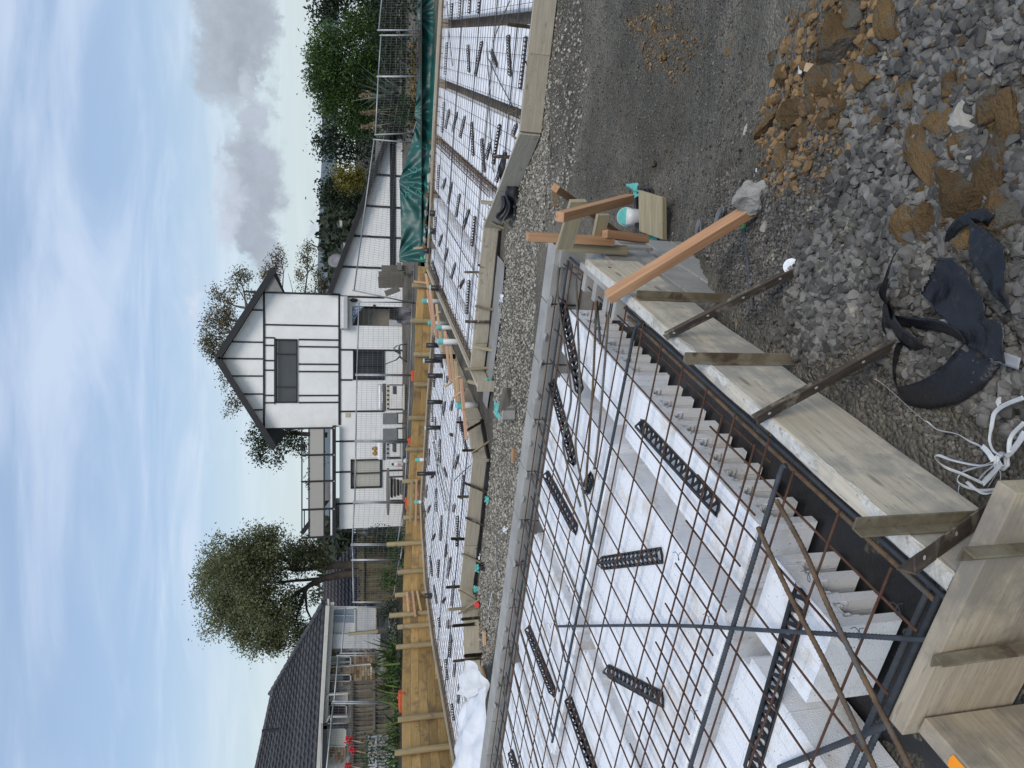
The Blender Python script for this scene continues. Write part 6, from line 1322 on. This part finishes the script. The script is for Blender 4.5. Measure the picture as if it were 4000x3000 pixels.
L_euc=leaf_mat('gum_leaves',(.07,.072,.03),(.20,.155,.075)); L_gold=leaf_mat('golden_leaves',(.12,.11,.02),(.26,.21,.03)); L_green=leaf_mat('garden_leaves',(.02,.05,.012),(.06,.13,.025)); L_flax=leaf_mat('strap_leaves',(.04,.075,.02),(.16,.19,.05)); L_hill=leaf_mat('hill_trees',(.022,.032,.018),(.05,.062,.035),tr=.1)
M_bark=mat('bark',(.085,.07,.055),(.055,.045,.036),scale=5,rough=.9,bump=.6,bscale=25,rnd=.1); M_barkp=mat('pale_bark',(.17,.145,.12),(.11,.095,.08),scale=5,rough=.9,bump=.4,bscale=25,rnd=.1)
def leaves_np(C,N,size,dirs,spread,outc=None):
    """C: clump centres (k,3); N leaves per clump; returns quads"""
    k=len(C); n=k*N; P=np.repeat(C,N,0)+rng.normal(size=(n,3))*np.repeat(spread,N)[:,None]*np.array([1,1,.8])
    a=rng.normal(size=(n,3)); a/=np.linalg.norm(a,axis=1)[:,None]; b=rng.normal(size=(n,3)); b-=a*(a*b).sum(1)[:,None]; b/=np.linalg.norm(b,axis=1)[:,None]
    s=size*rng.uniform(.6,1.35,n)[:,None]; a*=s; b*=s*.55
    V=np.stack([P-a,P-b*.9,P+a,P+b*.9],1).reshape(-1,3); Fc=np.arange(n*4).reshape(n,4)
    t_=np.repeat(rng.random(k),N)*.65+rng.random(n)*.35
    return V,Fc,t_
def blob_centres(x,y,rx,ry,Y,k,shell=.45,dz=.9):
    sc=math.hypot(Y,0)*1.0/F*1.02; c=ony(x,y,Y); d=rng.normal(size=(k,3)); d/=np.linalg.norm(d,axis=1)[:,None]; r=(shell+(1-shell)*rng.random(k)**.7)[:,None]
    R=np.array([ry*sc,(rx+ry)*.5*sc*dz,rx*sc]); jit=1+.10*rng.normal(size=(k,1)); return np.array(c[:])+d*r*R*jit
def tree(name,label,Y,blobs,leaf,N,spread,lm,trunks=(),bark=None,cat='tree',group=None,dens=1.0,base=None,shell=.45):
    b=base or ony(blobs[0][0]+blobs[0][2],blobs[0][1],Y); t_=thing(name,b,label,cat,group); Vs=[];Fs=[];Ts=[];o=0
    for bl in blobs:
        x,y,rx,ry=bl[:4]; YY=Y+(bl[4] if len(bl)>4 else 0); sc=YY/F; k=max(4,int(dens*rx*ry*sc*sc/(spread*spread)*2.2)); C=blob_centres(x,y,rx,ry,YY,k,shell)
        V,Fc,tt=leaves_np(C,N,leaf,None,np.full(k,spread)); Vs.append(V);Fs.append(Fc+o);Ts.append(tt);o+=len(V)
    me=mesh_np('crown',np.concatenate(Vs),np.concatenate(Fs),np.concatenate(Ts),4); add('crown' if cat=='tree' else 'foliage',me,lm,t_)
    for pts,r0,r1 in trunks:
        P=[ony(x,y,Y+(dy[0] if dy else 0)) for x,y,*dy in pts]; n=len(P); q=[];rs=[]
        for i in range(n-1):
            for kk in range(4): q.append(P[i].lerp(P[i+1],kk/4)+noise.noise_vector(P[i]*2+Vector((kk,0,0)))*r0*.3); rs.append(r0+(r1-r0)*(i+kk/4)/(n-1))
        q.append(P[-1]); rs.append(r1); add('trunk' if r0>.12 else 'limb',MB().tube(q,rs,9),bark or M_bark,t_,smooth=True)
    return t_
Z8=tile(720,2000,.6829)
tree('garden_tree','large olive-green tree with a round crown and forked trunk beside the brick house',27.5,
  [(*Z8(300,330),150,150,-1.2),(*Z8(220,480),95,110),(*Z8(430,280),110,120,-1.0),(*Z8(330,600),130,95),(*Z8(480,560),110,110,-1.0),(*Z8(170,330),60,75),(*Z8(560,690),75,75),(*Z8(640,260),75,85),(*Z8(430,720),80,60),(*Z8(720,230),45,50),(*Z8(350,730),35,45),(*Z8(480,140),55,40),(*Z8(690,700),50,55),(*Z8(770,270),30,55),(*Z8(750,480),16,40),(*Z8(640,520),35,60)],
  .046,60,.165,L_olive,[([Z8(1150,290),Z8(960,300),Z8(830,310),Z8(640,330),Z8(430,300)],.22,.02),([Z8(1150,340),Z8(950,350),Z8(800,380),Z8(700,430),Z8(590,500),Z8(400,560)],.20,.015),([Z8(700,430),Z8(660,540),Z8(640,615)],.08,.03),([Z8(690,440),Z8(700,560),Z8(740,640)],.06,.02),([Z8(800,380),Z8(560,400),Z8(300,420)],.07,.012),([Z8(640,330),Z8(520,220),Z8(400,180)],.08,.02),([Z8(590,500),Z8(500,640),Z8(420,720)],.08,.02)],dens=1.35,shell=.1)
# gum trees behind the white house
tree('gum_tree','brown-tinged gum tree rising behind the gable',37,[(*T2(360,960),55,95),(*T2(330,1080),45,55),(*T2(420,820),50,45),(*T2(430,690),32,60),(*T2(360,610),25,30),(*T2(420,1150),30,40),(*T2(430,1380),20,35),(*T2(500,1590),32,50),(*T2(550,440),28,30),(*T2(610,430),22,22),(*T2(500,530),22,25),(*T2(660,620),18,28)],.055,60,.20,L_euc,
  [([T2(1000,960),T2(520,930),T2(380,960)],.14,.03),([T2(900,800),T2(620,720),T2(520,700),T2(420,650)],.09,.02),([T2(620,720),T2(600,560),T2(560,450)],.05,.015),([T2(800,900),T2(450,820),T2(360,850)],.08,.02),([T2(640,700),T2(560,560),T2(500,430)],.03,.01),([T2(700,700),T2(650,600),T2(640,520)],.02,.008)],M_barkp,dens=.75)
tree('gum_tree','slender gum tree between the gable and the wing roof',36,[(*T2(1190,220),30,32),(*T2(1150,290),18,26),(*T2(1110,400),16,18),(*T2(1290,385),20,24),(*T2(1330,460),18,20),(*T2(1170,560),25,22),(*T2(1290,560),28,32),(*T2(1370,540),22,28)],.05,60,.17,L_euc,
  [([T2(1200,700),T2(1165,560),T2(1185,400),T2(1190,220)],.05,.02),([T2(1185,400),T2(1130,470),T2(1105,400)],.03,.01),([T2(1185,400),T2(1240,330),T2(1260,260)],.03,.01),([T2(1340,650),T2(1340,520),T2(1300,420),T2(1290,370)],.04,.015),([T2(1340,520),T2(1390,420),T2(1390,330)],.02,.008),([T2(1250,600),T2(1270,480),T2(1290,390)],.025,.01)],M_barkp,dens=.7)
tree('gum_tree','thin gum tree peeping out over the corner of the main roof',36.5,[(*T2(930,230),22,18),(*T2(880,300),28,28),(*T2(800,390),24,18),(*T2(800,440),18,20),(*T2(900,440),14,18)],.05,60,.17,L_euc,[([T2(950,620),T2(960,480),T2(965,380),T2(935,230)],.035,.012),([T2(965,400),T2(900,380),T2(860,310)],.025,.01),([T2(1060,700),T2(1050,560),T2(1010,400)],.025,.008),([T2(960,420),T2(985,330)],.015,.006)],M_barkp,dens=.7)
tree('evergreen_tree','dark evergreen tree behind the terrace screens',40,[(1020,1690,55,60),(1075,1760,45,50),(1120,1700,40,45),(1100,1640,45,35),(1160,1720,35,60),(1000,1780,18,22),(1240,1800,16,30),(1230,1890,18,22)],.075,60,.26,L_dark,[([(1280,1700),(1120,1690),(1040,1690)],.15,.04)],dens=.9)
# big bushes beyond the fence on the far side
tree('broadleaf_bush','big rounded bright green bush behind the leaning fence panels',29,[(1330,280,120,150),(1290,200,85,110),(1360,420,90,90),(1420,160,110,120),(1280,330,70,100),(1240,290,40,85),(1430,330,110,130),(1420,480,75,60),(1250,190,30,40)],.055,60,.19,L_bush,[([(1600,300),(1450,300),(1330,280)],.16,.05)],cat='bush',dens=1.0)
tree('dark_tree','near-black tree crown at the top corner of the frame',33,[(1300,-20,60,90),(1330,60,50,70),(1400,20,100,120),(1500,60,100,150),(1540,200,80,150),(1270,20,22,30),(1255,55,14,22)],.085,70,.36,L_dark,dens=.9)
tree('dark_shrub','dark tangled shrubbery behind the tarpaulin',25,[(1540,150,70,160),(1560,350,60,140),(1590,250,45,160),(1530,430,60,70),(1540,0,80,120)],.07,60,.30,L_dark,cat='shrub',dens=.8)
tree('dark_shrub','low dark scrub along the foot of the fence beyond the tarpaulin',21.8,[(1610,30,30,120),(1605,250,28,140),(1600,420,26,80)],.06,50,.22,L_dark,cat='shrub',dens=.8)
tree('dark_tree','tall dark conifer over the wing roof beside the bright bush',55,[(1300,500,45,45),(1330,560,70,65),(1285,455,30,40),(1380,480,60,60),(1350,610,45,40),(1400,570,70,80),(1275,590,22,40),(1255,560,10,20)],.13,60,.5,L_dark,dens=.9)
tree('golden_conifer','yellow-green conifer standing before dark trees',52,[(1345,690,35,38),(1375,700,30,45),(1325,690,22,24),(1395,690,22,50)],.09,60,.30,L_gold,cat='tree',dens=1.0)
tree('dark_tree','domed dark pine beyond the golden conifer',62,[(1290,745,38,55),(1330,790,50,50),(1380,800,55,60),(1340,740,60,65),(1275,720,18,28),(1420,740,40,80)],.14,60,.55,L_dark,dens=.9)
# hills
mb=MB(); mb.sheet(lambda u,v:ony(1252+14*math.sin(u*9)+6*noise.noise((u*20,0,0)) +60*v,3300-3700*u,900-150*v),120,3); add('hills',mb,mat('haze_tinted_hill',(.10,.13,.14),(.13,.155,.16),scale=.02,rough=1,rnd=0),kind='structure',smooth=True)  # far ridge: distance haze is put into its blue-grey base colour
def forest(name,Y,prof,n,leaf,spread,lm,depth=10,xs=80):
    C=[]
    for i in range(n):
        y=random.uniform(prof[0][0],prof[-1][0]); x0=lerp(prof,y); f=random.random()**1.3; x=x0+4*noise.noise((y/9,0,0))+f*xs; C.append(ony(x,y,Y-f*depth)[:])
    V,Fc,tt=leaves_np(np.array(C),16,leaf,None,np.full(n,spread)); add(name,mesh_np(name,V,Fc,tt,4),lm,kind='stuff',label='mass of dark bush covering the hill behind the houses' if 'wooded' in name else None)
forest('wooded_hillside',150,[(760,1320),(830,1300),(900,1288),(960,1292),(1000,1300),(1060,1318),(1160,1340)],700,.8,1.3,L_hill,30,90)
forest('wooded_slope',130,[(2060,1295),(2100,1285),(2150,1290),(2200,1305),(2300,1300),(2400,1310)],450,.7,1.1,L_hill,25,60)
M_hs=mat('pale_hillside_house',(.5,.48,.44),(.42,.4,.37),rough=.8,rnd=.2)
for i,(x,y,l) in enumerate(((1330,875,'tiny pale house on the wooded hill above the wing roof'),(1345,960,'small white-walled house lower on the wooded hill'),(1318,2105,'tiny pale house on the slope by the tree'),(1325,2140,'second tiny pale house on the slope by the tree'))):
    p=ony(x,y,118); h=thing('hillside_house',p,l,'house'); add('wall',MB().box(p,(.9,1.2,.5)),M_hs,h); add('roof',MB().prism([p+Vector((-.55,-.7,.25)),p+Vector((.55,-.7,.25)),p+Vector((0,-.7,.55))],(0,1.4,0)),M_rt,h)
# garden plants by the fences
def straps(name,label,px,Y,n,L,w,lm,spread=.2,group=None,cat='plant',up=1.0):
    b=ony(*px,Y); t_=thing(name,b,label,cat,group); V=[];Fc=[];T_=[]; 
    for i in range(n):
        az=random.uniform(0,6.28); el=random.uniform(.5,1.35)*up; l=L*random.uniform(.6,1.15); o=Vector(b)+Vector((random.gauss(0,spread),random.gauss(0,spread*.6),0)); d=Vector((math.cos(az)*math.cos(el),math.sin(az)*math.cos(el),math.sin(el))); s=Vector((-math.sin(az),math.cos(az),0)); k=len(V); tv=random.random()
        for j in range(5):
            f=j/4; p=o+d*l*f+Vector((0,0,-.45*l*f*f*math.cos(el)))+Vector((math.cos(az),math.sin(az),0))*l*.12*f*f; ww=w*(1-f**2)+.003; V+=[tuple(p-s*ww),tuple(p+s*ww)]
        for j in range(4): Fc.append((k+2*j,k+2*j+1,k+2*j+3,k+2*j+2)); T_.append(tv)
    add('leaf_blades',mesh_np('leaf_blades',np.array(V),np.array(Fc),np.array(T_),4),lm,t_); return t_
straps('flax_plant','spiky flax clump before the brick wall',T5(1230,780),19.0,60,.85,.03,L_flax); straps('flax_plant','yellowish flax clump under the fence joint',T5(1235,960),18.6,70,.8,.03,L_flax,.3); straps('flax_plant','low strappy clump at the paling fence foot',T5(1270,1080),17.6,40,.5,.02,L_flax,.3); straps('flax_plant','strappy clump beside the white trellis',T5(1275,1330),17.0,60,.6,.022,L_flax,.3); straps('flax_plant','strappy clump in front of the trellis at the frame edge',T5(1270,1560),16.2,60,.6,.022,L_flax,.35)
for (x,y,rx,ry,Y,l) in ((*T5(1215,380),35,45,19.6,'dark ivy bush on top of the retaining wall below the lean-to'),(*T5(1230,560),28,40,19.4,'dark leafy bush by the concrete base wall'),(*T5(1235,760),25,55,18.4,'bright leafy bush hanging over the retaining wall'),(*T5(1250,870),25,40,18.0,'rounded leafy bush beside the flax'),(*T5(1200,110),40,45,20.2,'leafy bush before the mossy paling fence'),(*T4(1090,1170),40,30,21.5,'broad-leaved shrub at the corner of the white house'),(*T4(900,1240),80,60,23.2,'dark climber against the tiled bungalow'),(*T4(1080,1330),45,60,21.5,'flowering shrub under the tree'),(*T5(1250,1350),20,60,16.9,'low green cover by the trellis'),(*T5(1255,1580),22,60,16.0,'low green cover at the frame edge'),(1590,430,30,60,22,'brown-green scrub behind the tarpaulin')):
    tree('garden_bush',l,Y,[(x,y,rx,ry)],.034,60,.13,L_green if 'dark' not in l else L_dark,cat='bush',dens=.9)
M_flw=mat('red_petals',(.55,.012,.015),(.42,.008,.012),rough=.6,rnd=.1)
for i,(tx,ty) in enumerate(((855,1430),(882,1512),(850,1640))):
    Y=19.2; c=ony(*T5(tx,ty),Y); f=thing('red_flower',ony(*T5(1230,ty+30),Y),['red flower head above the dark paling rail, beside the pergola post','red flower head lowest of the three','red flower head at the frame edge'][i],'flower'); d=rng.normal(size=(60,3))*.042
    mb=MB(); 
    for p in d: mb.box(c+Vector(p),(.035,.02,.035),Matrix.Rotation(random.uniform(0,3),3,'X'))
    o=add('petals',mb,M_flw,f); o['kind']='stuff'; add('stem',MB().tube([c,ony(*T5(1050,ty+40),Y),ony(*T5(1240,ty+20),Y)],.012,5),M_peach,f,smooth=True); tree_l=leaves_np(np.array([ony(*T5(980+60*k,ty+20),Y)[:] for k in range(4)]),30,.05,None,np.full(4,.14)); add('leaves',mesh_np('leaves',tree_l[0],tree_l[1],tree_l[2],4),L_green,f)
M_plume=leaf_mat('pampas_plume',(.30,.23,.14),(.42,.34,.22),tr=.3)
for i,(xa,xb,y,ys,l) in enumerate(((15,90,775,800,'single pampas plume'),(25,140,915,960,'largest pampas plume, with several stalks'),(30,130,1028,1010,'pampas plume next to the fence joint'))):
    Y=21.5; a=ony(*T6(xa,y),Y); b=ony(*T6(xb,y-4),Y); c=ony(*T6(300,ys-20),Y); f=thing('pampas_grass',ony(*T6(380,ys-30),Y),l+' standing above the tarpaulin','pampas grass')
    C=np.array([a.lerp(b,k/7)[:] for k in range(8)]); V,Fc,tt=leaves_np(C,60,.03,None,np.linspace(.015,.045,8)); add('plume',mesh_np('plume',V,Fc,tt,4),M_plume,f)
    for k in range(3 if i==1 else 1): add('stalk',MB().tube([b.lerp(a,.5),b+Vector((.03*k,0,0)),c+Vector((.12*k,0,0))],.009,5),M_peach,f,smooth=True)
straps('agave_plant','grey-green spiky plant behind the fence beside the pampas',T6(330,760),21.0,30,1.6,.03,leaf_mat('grey_blades',(.07,.09,.07),(.12,.14,.11)),.15)
palings('log_edging',1600,1640,165,505,22.2,22.2,'yellow-brown timber edging half hidden behind the tarpaulin',wood('mustard_log',(.30,.20,.05),(.2,.13,.035),(.12,.09,.05),(.5,.65),2,.9,.3),11,())
mb=MB().sheet(lambda u,v:ony(1500+250*v,-250+760*u,30-6*v)+Vector((0,0,.3*noise.noise((u*6,v*3,2)))),20,6); add('planted_bank',mb,ground_mat('dark_humus',(.022,.024,.015),(.035,.036,.02),(.05,.055,.025),1.2,40,.6),kind='structure',smooth=True)
